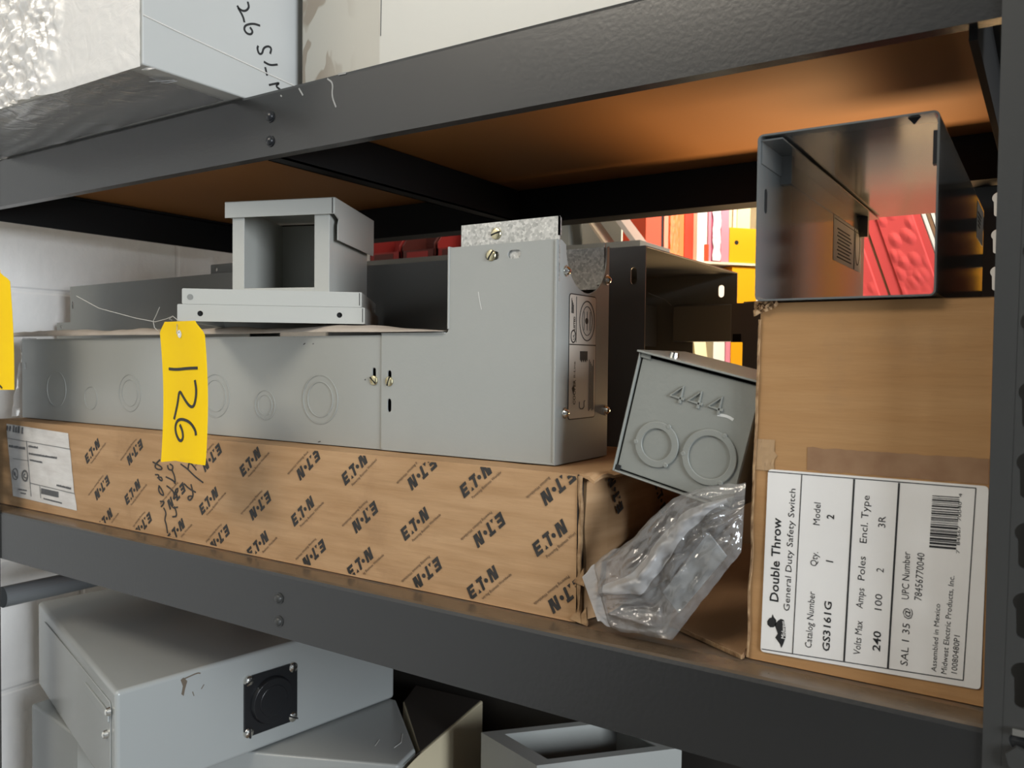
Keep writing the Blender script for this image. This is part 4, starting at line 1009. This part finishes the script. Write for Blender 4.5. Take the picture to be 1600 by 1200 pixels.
# ================================================================== cartons on the upper shelf
WHITEB = mat('white_carton', (.45, .45, .425, 1), .42, var=(.48, .48, .46, 1), var_scale=5, bump=.04, bump_scale=30)
XT, YT0, ZT0 = -.730, .467, ZU + .001
wb = thing('white_carton', 'big white carton in crumpled stretch wrap overhanging the front of the upper shelf', 'box', (XT, YT0, ZT0))
mb = MB(); mb.box(-1.235, XT, YT0, .98, ZT0, ZT0 + .36); mb.build('body', WHITEB, wb, bevel=.002)
FTX = FR_X(XT)
mb = MB()
for s in HAND_TOP: FTX.stroke(mb, s, .0022, .0002, .0006)
mb.build('handwriting', INK, wb)
mb = MB()
def film_front(u, v):
    x = lerp(-1.235, XT - .0015, u); z = lerp(ZT0 - .002, ZT0 + .36, v)
    edge = -.865 + .25 * (z - 1.66) * .9 + .02 * noise.noise(Vector((z * 25, 1, 1)))
    k = max(.06, min(1, (edge - x) / .03)) if x < edge + .02 else .06
    wx = x + .012 * noise.noise(Vector((x * 22, z * 22, 9))); wz = z + .012 * noise.noise(Vector((x * 22, z * 22, 4)))
    p1 = Vector((wx * 55 + wz * 40, wz * 30 - wx * 18, 2)); p2 = Vector((wx * 60 - wz * 70, wz * 70 + wx * 50, 5)); p3 = Vector((wx * 25, wz * 70, 7))
    r = (1 - abs(noise.noise(p1))) ** 4 * .0050 + (1 - abs(noise.noise(p2))) ** 4 * .0030 + (1 - abs(noise.noise(p3))) ** 4 * .0040
    e2 = .004 * math.exp(-((z - (1.604 + .012 * (1 - u))) / .006) ** 2) * (1 - u)
    return Vector((x, YT0 - .0012 - k * r - e2, z))
mb.grid(film_front, 260, 170)
mb.build('stretch_wrap', WRAP, wb, smooth=True)
mb = MB()
def film_under(u, v):
    x = lerp(-1.235, XT - .02, u); y = lerp(YT0 - .001, .575, v)
    return Vector((x, y, ZT0 - .0014 - .0028 * (1 - abs(noise.noise(Vector((x * 9 + y * 30, y * 22, 3))))) ** 3 * (1.2 - u)))
mb.grid(film_under, 80, 24); mb.build('wrap_underside', WRAPU, wb, smooth=True)
mb = MB()
for x, y, s in ((-.758, .492, .012), (-.752, .500, .008), (-.733, .468, .007)):
    mb.prism([(x, y, ZT0 - .004), (x + s, y + s * .4, ZT0 - .0045), (x + s * 1.6, y + s * 1.3, ZT0 - .0015), (x + s * .3, y + s * .5, ZT0 - .0015)], (0, 0, -.0006))
mb.build('film_scrap', BAGZIP, wb)
mb = MB()                                             # edge of the film running down the end
mb.tube([(XT + .0006, .468, 1.646), (XT + .0006, .50, 1.643), (XT + .0006, .56, 1.6385), (XT + .0006, .62, 1.634), (XT + .0006, .68, 1.630)], .0007, 6)
mb.build('film_edge', WRAP, wb)

def stained():
    m = mat('stained_white_carton', (.60, .58, .52, 1), .45, bump=.05, bump_scale=25)
    nt = m.node_tree; N = nt.nodes; L = nt.links; b = N['Principled BSDF']
    tc = N.new('ShaderNodeTexCoord'); mp = N.new('ShaderNodeMapping'); mp.inputs['Scale'].default_value = (1.6, 1, .8)
    L.new(tc.outputs['Object'], mp.inputs[0])
    n = N.new('ShaderNodeTexNoise'); n.inputs['Scale'].default_value = 24; n.inputs['Detail'].default_value = 1.5; n.inputs['Distortion'].default_value = .6
    L.new(mp.outputs[0], n.inputs['Vector'])
    r = N.new('ShaderNodeValToRGB'); r.color_ramp.elements[0].position = .50; r.color_ramp.elements[1].position = .53
    r.color_ramp.elements[0].color = (0, 0, 0, 1); r.color_ramp.elements[1].color = (1, 1, 1, 1)
    L.new(n.outputs[0], r.inputs[0])
    sp = N.new('ShaderNodeSeparateXYZ'); L.new(tc.outputs['Object'], sp.inputs[0])
    mr = N.new('ShaderNodeMapRange'); mr.inputs['From Min'].default_value = .085; mr.inputs['From Max'].default_value = .03
    L.new(sp.outputs[0], mr.inputs[0])
    mm = N.new('ShaderNodeMath'); mm.operation = 'MULTIPLY'; L.new(r.outputs[0], mm.inputs[0]); L.new(mr.outputs[0], mm.inputs[1])
    mr3 = N.new('ShaderNodeMapRange'); mr3.inputs['From Min'].default_value = .119; mr3.inputs['From Max'].default_value = .117; mr3.inputs['To Max'].default_value = .55
    L.new(sp.outputs[0], mr3.inputs[0])
    mx0 = N.new('ShaderNodeMix'); mx0.data_type = 'RGBA'; mx0.inputs[6].default_value = (.62, .61, .56, 1); mx0.inputs[7].default_value = (.42, .39, .32, 1)
    L.new(mr3.outputs[0], mx0.inputs[0])
    mx = N.new('ShaderNodeMix'); mx.data_type = 'RGBA'; mx.inputs[7].default_value = (.33, .28, .22, 1)
    L.new(mm.outputs[0], mx.inputs[0]); L.new(mx0.outputs[2], mx.inputs[6]); L.new(mx.outputs[2], b.inputs['Base Color'])
    return m
sb = thing('stained_carton', 'off-white carton with brown stains standing on the upper shelf behind its front beam', 'box', (-.7165, .652, ZT0))
mb = MB(); mb.box(-.7165, -.02, .652, 1.0, ZT0, ZT0 + .34); mb.build('body', stained(), sb, bevel=.003)
FS = FR_Y(.652)
mb = MB()
FS.stroke(mb, [(-.535, 1.80), (-.545, 1.74), (-.575, 1.715), (-.590, 1.698)], .0007, .0001, .0004); FS.stroke(mb, [(-.598, 1.78), (-.596, 1.72), (-.597, 1.66)], .0009, .0001, .0004)
mb.build('crease_line', GREYINK, sb)

# ================================================================== things on the lower shelf
ca = Vector((-.943, .566, .915))
d1 = Vector((-cos(radians(17)), sin(radians(17)), 0)); d2 = Vector((sin(radians(8.5)), cos(radians(8.5)), 0))
ce = thing('steel_cabinet', 'pale blue-grey steel cabinet with a round black cap on its end, on the lower shelf', 'enclosure', ca - Vector((0, 0, .14)))
L1, L2, HC = .476, .440, .139
def cabprism(mb, z0_, z1, ins=0):
    A = ca + d1 * ins + d2 * ins; B = ca + d1 * ins + d2 * (L2 - ins); C2 = ca + d1 * (L1 - ins) + d2 * (.348 - ins); D2 = ca + d1 * (L1 - ins) + d2 * ins
    mb.prism([(p.x, p.y, z0_) for p in (A, B, C2, D2)], (0, 0, z1 - z0_))
mb = MB(); cabprism(mb, ca.z - HC, ca.z); mb.build('body', ENCL, ce, bevel=.006, seg=4)
FC = Frame(ca, d2, (0, 0, 1)); FCL = Frame(ca + d1 * L1, -d1, (0, 0, 1))
cap_a, cap_b = .213, -.072
mb = MB(); FC.poly(mb, rr(cap_a - .042, cap_a + .042, cap_b - .042, cap_b + .042, .008), 0, .0035)
cp = mb.build('cap_plate', BLACKP, ce, bevel=.0008)
mb = MB(); mb.cyl(FC.p(cap_a, cap_b, .0035), FC.p(cap_a, cap_b, .0095), .0335, .031, 40); mb.cyl(FC.p(cap_a, cap_b, .0095), FC.p(cap_a, cap_b, .0100), .022, .021, 40)
mb.build('round_cap', BLACKP, cp, smooth=False, bevel=.0008)
for sx in (-1, 1):
    for sz in (-1, 1):
        screw(FC, cap_a + sx * .035, cap_b + sz * .036, .0075, .5 * sx + sz, ce, CHROME, .006)
mb = MB()
FC.poly(mb, [(.082, -.008), (.086, -.006), (.091, -.012), (.088, -.021), (.086, -.030), (.083, -.027), (.085, -.017)], .0001, .0004); FC.stroke(mb, [(.086, -.008), (.105, -.005), (.109, -.007)], .0016, .0001, .0004)
FC.stroke(mb, [(.098, -.028), (.100, -.034)], .001, .0001, .0004); FC.stroke(mb, [(.114, -.023), (.110, -.028)], .001, .0001, .0004)
mb.build('paint_chip', mat('chip_brown', (.13, .10, .07, 1), .7), ce)
mb = MB(); FCL.poly(mb, rr(.055, L1 - .018, -.130, -.018, .006), 0, .0016); mb.build('door', ENCL, ce, bevel=.0012)
mb = MB(); FCL.poly(mb, [(L1 - .14, -.030), (L1 - .028, -.030), (L1 - .020, -.036), (L1 - .020, -.043), (L1 - .14, -.043)], .0016, .0040); mb.build('latch_strip', ENCL, ce, bevel=.0008)
for a, b in ((L1 - .018, -.029), (L1 - .032, -.062)):
    mb = MB(); mb.cyl(FCL.p(a, b, .0016), FCL.p(a, b, .006), .0055, .0045, 14); mb.dome(FCL.p(a, b, .006), FCL.n, .004, .002); mb.build('screw', CHROME, ce)

bs = thing('steel_enclosure', 'low pale grey steel enclosure lying underneath the cabinet with the black cap', 'enclosure', (-1.0, .8, ZL))
mb = MB(); mb.prism([(-1.333, .661, ZL), (-1.162, .640, ZL), (-.728, .838, ZL), (-.740, .888, ZL), (-.874, 1.000, ZL), (-1.32, 1.01, ZL)], (0, 0, .1745)); mb.build('body', ENCL, bs, bevel=.004, seg=3)
mb = MB()
for s in ([(-.800, .880), (-.792, .862)], [(-.785, .913), (-.768, .890), (-.766, .873)]):
    for k in range(len(s) - 1): mb.tube([(s[k][0], s[k][1], ZL + .1748), (s[k + 1][0], s[k + 1][1], ZL + .1748)], .0005, 5)
mb.build('scratch', MATS['light_scratch'], bs)
cr = thing('cream_enclosure', 'cream painted steel enclosure with a softly rounded edge beside the cabinet', 'enclosure', (-.8, 1.0, ZL))
mb = MB(); mb.prism([(-.722, .845, ZL), (-.764, 1.087, ZL), (-.895, 1.075, ZL), (-.868, 1.010, ZL), (-.735, .893, ZL)], (0, 0, .1690)); mb.build('body', CREAM, cr, bevel=.004, seg=4)
mb = MB(); mb.prism([(-.727, .850, ZL + .1691), (-.767, 1.083, ZL + .1691), (-.892, 1.071, ZL + .1691), (-.866, 1.011, ZL + .1691), (-.737, .895, ZL + .1691)], (0, 0, .0012)); mb.build('lid_or_shade', mat('painted_top_shade', (.060, .052, .045, 1), .3), cr)  # dark sheet paints shade onto the enclosure's top; not a real lid
g0 = Vector((-.659, .934, 0)); g1 = Vector((-.545, .897, 0)); g2 = Vector((-.409, 1.050, 0)); g3 = Vector((-.523, 1.087, 0))
op = thing('open_enclosure', 'open topped grey steel enclosure with a folded rim at the bottom of the picture', 'enclosure', (g0.x, g0.y, ZL))
zr = .800; mb = MB(); Q = [g0, g1, g2, g3]; cen = sum(Q, Vector()) / 4
for i in range(4):
    a, b = Q[i], Q[(i + 1) % 4]; ai = a + (cen - a) * .02; bi = b + (cen - b) * .02
    mb.prism([(p.x, p.y, ZL + .001) for p in (a, b, bi, ai)], (0, 0, zr - ZL - .001))
mb.prism([(p.x, p.y, ZL + .001) for p in Q], (0, 0, .002))
mb.build('shell', PAINT, op)
mb = MB()
for i in range(4):
    a, b = Q[i], Q[(i + 1) % 4]; ai = a + (cen - a) * .24; bi = b + (cen - b) * .24
    mb.prism([(p.x, p.y, zr) for p in (a, b, bi, ai)], (0, 0, .0016))
mb.build('rim', PAINT, op)
mb = MB(); mb.box(-1.15, -.06, 1.106, 1.118, .001, 1.03)  # black sheet added to stand in for the shade behind the lower shelf
tag(mb.build('added_shade_sheet', mat('shade_sheet_colour', (.02, .017, .014, 1), .6), None, bevel=.001), 'dark sheet added for shade behind the lower shelf and its open topped enclosure', 'panel')
# conduit along the rack's left end
pp = MB(); pp.cyl((-1.292, .600, .965), (-1.292, 1.045, .965), .0155, .0155, 28)
tag(pp.build('conduit_pipe', mat('dark_conduit', (.22, .23, .235, 1), .32, metal=.35), None, smooth=False), 'dark grey metal conduit pipe running front to back under the shelf at its left end', 'pipe')

# ================================================================== the next aisle
PO = Vector((-.608, 1.8, 0)); ps = radians(50)
bu = Vector((cos(ps), sin(ps), 0)); bn = Vector((-sin(ps), cos(ps), 0))
def BP(s, d, z): return PO + s * bu + d * bn + Vector((0, 0, z))
def bbox(mb, s0, s1, d0, d1, z0_, z1, mi=0, lean=0):
    p = [BP(s0, d0, z0_), BP(s1, d0, z0_), BP(s1, d1, z0_), BP(s0, d1, z0_), BP(s0 + lean, d0, z1), BP(s1 + lean, d0, z1), BP(s1 + lean, d1, z1), BP(s0 + lean, d1, z1)]
    mb.add(p, [(0, 3, 2, 1), (4, 5, 6, 7), (0, 1, 5, 4), (1, 2, 6, 5), (2, 3, 7, 6), (3, 0, 4, 7)], mi)
STEEL = mat('file_rack_cream', (.78, .70, .55, 1), .5)
frk = thing('file_rack', 'cream file rack with thin shelves of folders in the aisle behind the storage rack', 'shelf', PO, ps)
for z in (1.545, 1.285):
    mb = MB(); bbox(mb, -.26, .20, -.004, .30, z - .005, z); mb.build('shelf_board', STEEL, frk)
for s in (-.262, .20):
    mb = MB(); bbox(mb, s, s + .003, 0, .30, 0, 1.98); mb.build('side_panel_or_blocker', STEEL, frk)
mb = MB(); bbox(mb, -.26, .20, .30, .303, .0, 1.98); mb.build('back_panel', STEEL, frk)
def fm(name, r, g, b, rough=.45): return mat(name, srgb(r, g, b), rough, bump=.1, bump_scale=30)
ORD = fm('deep_orange', 214, 74, 36); SAL = fm('salmon', 246, 140, 112); ORL = fm('light_orange', 245, 122, 62); RED = fm('folder_red', 232, 52, 18)
WHT = fm('white_card', 244, 238, 228); PNK = fm('pink_card', 226, 140, 160); PNKD = fm('deep_pink', 212, 105, 140); CRM = fm('cream_card', 240, 226, 180); YEL = fm('amber_yellow', 238, 168, 8); PINKR = fm('coral_red', 214, 78, 78)
ZB = 1.5455
def folder(name, label, cat, s0, s1, z0_, z1, m, d1_=.24, group=None, lean=0, d0=.002):
    t = thing(name, label, cat, BP((s0 + s1) / 2, d0, z0_), ps, group)
    mb = MB(); bbox(mb, s0, s1, d0, d1_, z0_, z1, 0, lean); mb.build('cover', m, t, bevel=.0012)
    return t
f = folder('ring_binder', 'deep orange binder at the left of the lit row in the file rack', 'binder', -.2044, -.1670, ZB, 1.79, ORD)
mb = MB(); bbox(mb, -.1662, -.1628, .004, .24, ZB, 1.78); tag(mb.build('seam', BLACKP), 'thin black strip standing in for the shaded gap between the deep orange binder and the salmon folder', 'seam')  # black strip put in for the shaded gap; nothing stands there
folder('folder', 'salmon folder just right of the shaded gap in the file rack', 'folder', -.1610, -.1500, ZB, 1.78, SAL)
g = folder('folder', 'orange folder in wrinkled film beside the salmon folder in the file rack', 'folder', -.1490, -.1255, ZB, 1.785, ORL)
mb = MB(); mb.grid(lambda u, v: BP(lerp(-.1480, -.1265, u), -.001 - .004 * abs(noise.noise(Vector((u * 6, v * 14, 2)))), lerp(ZB + .002, 1.78, v)), 12, 60); mb.build('wrinkled_film', ORL, g, smooth=True)
folder('folder', 'plain orange folder left of the bright red folder in the file rack', 'folder', -.1245, -.1125, ZB, 1.78, ORL)
folder('folder', 'bright red folder in the lit row of the file rack', 'folder', -.1115, -.0905, ZB, 1.785, RED)
folder('folder', 'thin salmon folder between the red folder and the white folder', 'folder', -.0898, -.0815, ZB, 1.78, SAL)
folder('folder', 'white folder in the middle of the lit row in the file rack', 'folder', -.0808, -.0560, ZB, 1.79, WHT)
mb = MB(); bbox(mb, -.0635, -.0545, -.003, .0015, ZB, 1.582); tag(mb.build('paper_slip', ORD), 'small orange slip at the foot of the white folder', 'paper')
folder('folder', 'thin pink folder right of the white folder in the file rack', 'folder', -.0535, -.0455, ZB, 1.78, PNK)
g = folder('folder', 'pink folder with a crumpled white film sleeve in the file rack', 'folder', -.0448, -.0225, ZB, 1.785, PNKD)
mb = MB(); mb.grid(lambda u, v: BP(lerp(-.0445, -.0255, u) + .003 * noise.noise(Vector((v * 12, u, 4))), -.002 - .005 * abs(noise.noise(Vector((u * 5, v * 20, 9)))), lerp(ZB + .002, 1.78, v)), 12, 70); mb.build('film_sleeve', mat('white_film', (.85, .83, .88, 1), .2), g, smooth=True)
folder('folder', 'pale pink folder left of the yellow bin in the file rack', 'folder', -.0215, -.0010, ZB, 1.785, PNK)
folder('bin', 'amber yellow parts bin with a hole standing on the upper file rack shelf', 'bin', -.0003, .0780, ZB, 1.6235, YEL, d1_=.06)
mb = MB(); Fy = Frame(BP(0, .002, 0), bu, (0, 0, 1)); mb_ = mb; Fy.disc(mb, .0175, 1.5905, .0050, .0001, .0006); Fy.disc(mb, .0735, 1.5905, .0040, .0001, .0006)
h = mb.build('bin_hole', DARK, bpy.data.objects['bin'])
for k, (s0, s1, m) in enumerate(((-.0003, .0090, SAL), (.0095, .0245, CRM), (.0275, .0420, CRM), (.0450, .0545, STEEL), (.0560, .0900, CRM))):
    nm = ('thin salmon card stack behind the yellow bin', 'cream folder behind the yellow bin, nearest the salmon stack', 'cream folder behind the middle of the yellow bin', 'narrow tan folder behind the yellow bin', 'wide cream folder behind the right half of the yellow bin')[k]
    folder('folder', nm, 'folder', s0, s1, ZB, 1.80, m, d0=.065, lean=.004)
folder('bin', 'amber yellow parts bin hanging below the upper file rack shelf', 'bin', .0080, .0700, 1.290, 1.5385, YEL, d1_=.07)
folder('folder', 'pink folder left of the yellow bin on the lower file rack shelf', 'folder', -.0055, .0072, 1.290, 1.525, PNK)
folder('folder', 'white folder right of the yellow bin on the lower file rack shelf', 'folder', .0712, .0900, 1.290, 1.53, WHT)
folder('folder', 'cream folder leaning at the left of the lower file rack shelf', 'folder', -.115, -.0900, 1.290, 1.46, CRM, lean=-.02)
folder('folder', 'cream folder in the middle of the lower file rack shelf', 'folder', -.075, -.0450, 1.290, 1.45, CRM, lean=-.02)
folder('folder', 'white folder on the lower file rack shelf left of the pink one', 'folder', -.036, -.0070, 1.290, 1.53, WHT)

# coral cases seen through the duct section and through the rear post's keyholes
tb = thing('bench', 'low bench carrying the coral cases in the aisle behind the storage rack', 'bench', (-.1, 1.6, 0))
mb = MB(); mb.box(-.42, .16, 1.40, 1.70, 1.325, 1.345); mb.build('top', STEEL, tb)
for x in (-.41, .13):
    for y in (1.41, 1.67):
        mb = MB(); mb.box(x, x + .02, y, y + .02, 0, 1.325); mb.build('leg', STEEL, tb)
def coral(label, x0_, x1_, lean, y, bumps, seed):
    zb_, zt_ = 1.346, 1.655
    t = thing('document_case', label, 'case', ((x0_ + x1_) / 2, y, zb_))
    mb = MB()
    def sf(u, v):
        x = lerp(x0_, x1_, u) - lean * (v - .35); z = lerp(zb_, zt_, v)
        b = 0
        if bumps:
            e = min(u - .2, .86 - u, v - .10, .80 - v)
            if e > 0:
                dv = noise.voronoi(Vector((u * 5 + seed, v * 13, 3)))[0][0]; b = .003 + .006 * max(0, .6 - dv) * min(1, e * 12)
        return Vector((x, y - b, z))
    mb.grid(sf, 40, 90)
    n = len(mb.v)
    A, B, C2, D2 = [sf(*q) for q in ((0, 0), (1, 0), (1, 1), (0, 1))]
    off = Vector((0, .022, 0))
    mb.poly([A + off, B + off, C2 + off, D2 + off]); mb.poly([A, D2, D2 + off, A + off]); mb.poly([B, C2, C2 + off, B + off]); mb.poly([A, B, B + off, A + off]); mb.poly([D2, C2, C2 + off, D2 + off])
    mb.build('shell', CORAL, t, smooth=False)
    return t
CORAL = mat('coral_plastic', srgb(208, 80, 78), .28, bump=.05, bump_scale=20)
coral('coral red plastic case with a bumpy raised panel seen through the duct section', -.243, -.1545, .105, 1.55, True, 0)
mb = MB()
mb.prism([(-.2470, 1.553, 1.346), (-.2432, 1.553, 1.346), (-.3140, 1.553, 1.655), (-.3178, 1.553, 1.655)], (0, .02, 0))
mb.v = [Vector((p.x + .105 * .35 - .0005 * 0, p.y, p.z)) if p.z < 1.4 else Vector((p.x - .105 * .65 + .0708, p.y, p.z)) for p in mb.v]
tag(mb.build('seam', TAPE), 'thin brown strip standing in for the shaded seam between the two coral red cases', 'seam')  # brown strip put in for the shaded seam between the cases
coral('coral red plastic case left of the bumpy one, partly seen through the duct section', -.345, -.2475, .105, 1.552, True, 4)
for k, (x, m, nm) in enumerate(((-.1520, WHT, 'thin white file nearest the bumpy coral case'), (-.1455, TAPE, 'thin brown file between two white files beside the coral case'), (-.1385, WHT, 'thin white file second from the bumpy coral case'), (-.1320, TAPE, 'thin brown file farthest from the bumpy coral case'), (-.1250, CRM, 'thick cream file beside the coral cases on the bench'), (-.095, ORL, 'orange file seen through the upper post keyhole'), (-.072, YEL, 'yellow file seen through the lower post keyhole'), (-.045, ORL, 'orange file at the right end of the bench row'))):
    wdt = .0055 if k < 4 else .021
    if k == 4: wdt = .020
    if k > 4: x += .035
    t = thing('file', nm, 'file', (x, 1.55, 1.346)); mb = MB(); le = .105 * .65 if k < 5 else .03
    mb.prism([(x + .0368 if k < 5 else x, 1.552, 1.346), (x + wdt + .0368 if k < 5 else x + wdt, 1.552, 1.346), (x + wdt + (.0368 - .105 if k < 5 else -.004), 1.552, 1.655), (x + (.0368 - .105 if k < 5 else -.004), 1.552, 1.655)], (0, .12, 0))
    mb.build('cover', m, t)

# dim red bins and leaning panels beyond the left half
r2k = thing('parts_rack', 'low grey rack carrying red bins in the dim aisle behind the storage rack', 'shelf', (-1.1, 1.5, 0))
mb = MB(); mb.box(-1.46, -.66, 1.44, 1.585, 1.535, 1.553); mb.build('shelf_board', PAINTD, r2k)
for x in (-1.46, -.69):
    for y in (1.44, 1.555):
        mb = MB(); mb.box(x, x + .03, y, y + .03, 0, 1.535); mb.build('leg', PAINTD, r2k)
DRED = fm('bin_red', 150, 48, 46); DRED2 = fm('bin_dark_red', 92, 44, 40)
lab3 = ['leftmost of the three dim red bins behind the open pale box', 'middle of the three dim red bins behind the open pale box', 'rightmost of the three dim red bins, beside the elbow collar']
for k, (x0_, x1_) in enumerate(((-1.395, -1.300), (-1.292, -1.195), (-1.187, -1.085))):
    t = thing('parts_bin', lab3[k], 'bin', (x0_, 1.5, 1.554)); mb = MB()
    mb.box(x0_, x1_, 1.575, 1.578, 1.554, 1.66); mb.box(x0_, x1_, 1.49, 1.578, 1.554, 1.557)
    for x in (x0_, x1_ - .003): mb.prism([(x, 1.49, 1.557), (x, 1.575, 1.557), (x, 1.575, 1.66), (x, 1.55, 1.66), (x, 1.49, 1.59)], (.003, 0, 0))
    mb.box(x0_, x1_, 1.49, 1.493, 1.557, 1.578); mb.build('shell', DRED if k % 2 == 0 else DRED2, t)
    mb = MB(); mb.box(x0_ + .015, x1_ - .02, 1.4885, 1.4895, 1.560, 1.574); mb.build('bin_card', DRED2 if k % 2 == 0 else DRED, t)
lab4 = ['dark grey panel with a pale edge leaning left behind the elbow collar', 'grey panel with a broad pale edge leaning nearest the orange binder']
for k, (x0_, wd) in enumerate(((-.768, .006), (-.706, .012))):
    t = thing('leaning_panel', lab4[k], 'panel', (x0_, 1.5, 1.554)); mb = MB()
    mb.prism([(x0_ + .004, 1.50, 1.5535), (x0_ + .004 + wd, 1.50, 1.5535), (x0_ - .075 + wd, 1.50, 1.655), (x0_ - .075, 1.50, 1.655)], (0, .06, 0))
    mb.build('panel', mat('panel_pale', (.34, .30, .27, 1), .5) if k else mat('tan_edge', (.30, .24, .18, 1), .5), t)
gb = thing('grey_carton', 'dull grey carton at the back of the parts rack behind the leaning panels', 'box', (-.85, 1.6, 1.554))
mb = MB(); mb.box(-1.06, -.86, 1.52, 1.58, 1.554, 1.74); mb.build('body', PAINTL, gb)
mb = MB(); mb.box(-1.06, -.86, 1.518, 1.52, 1.66, 1.70); mb.build('tape', PAPER, gb)
GROUPS = {'folder': 'folders in the file rack', 'bin': 'amber yellow bins in the file rack', 'file': 'files beside the coral cases on the bench', 'parts_bin': 'dim red bins on the parts rack',
          'document_case': 'coral red cases on the bench', 'leaning_panel': 'panels leaning on the parts rack', 'shallow_cover': 'stacked shallow steel covers', 'lot_tag': 'yellow handwritten tags',
          'trough_cover': 'steel trough covers behind the wireway'}
for o in bpy.data.objects:
    k = o.name.split('.')[0]
    if o.parent is None and k in GROUPS and 'label' in o: o['group'] = GROUPS[k]
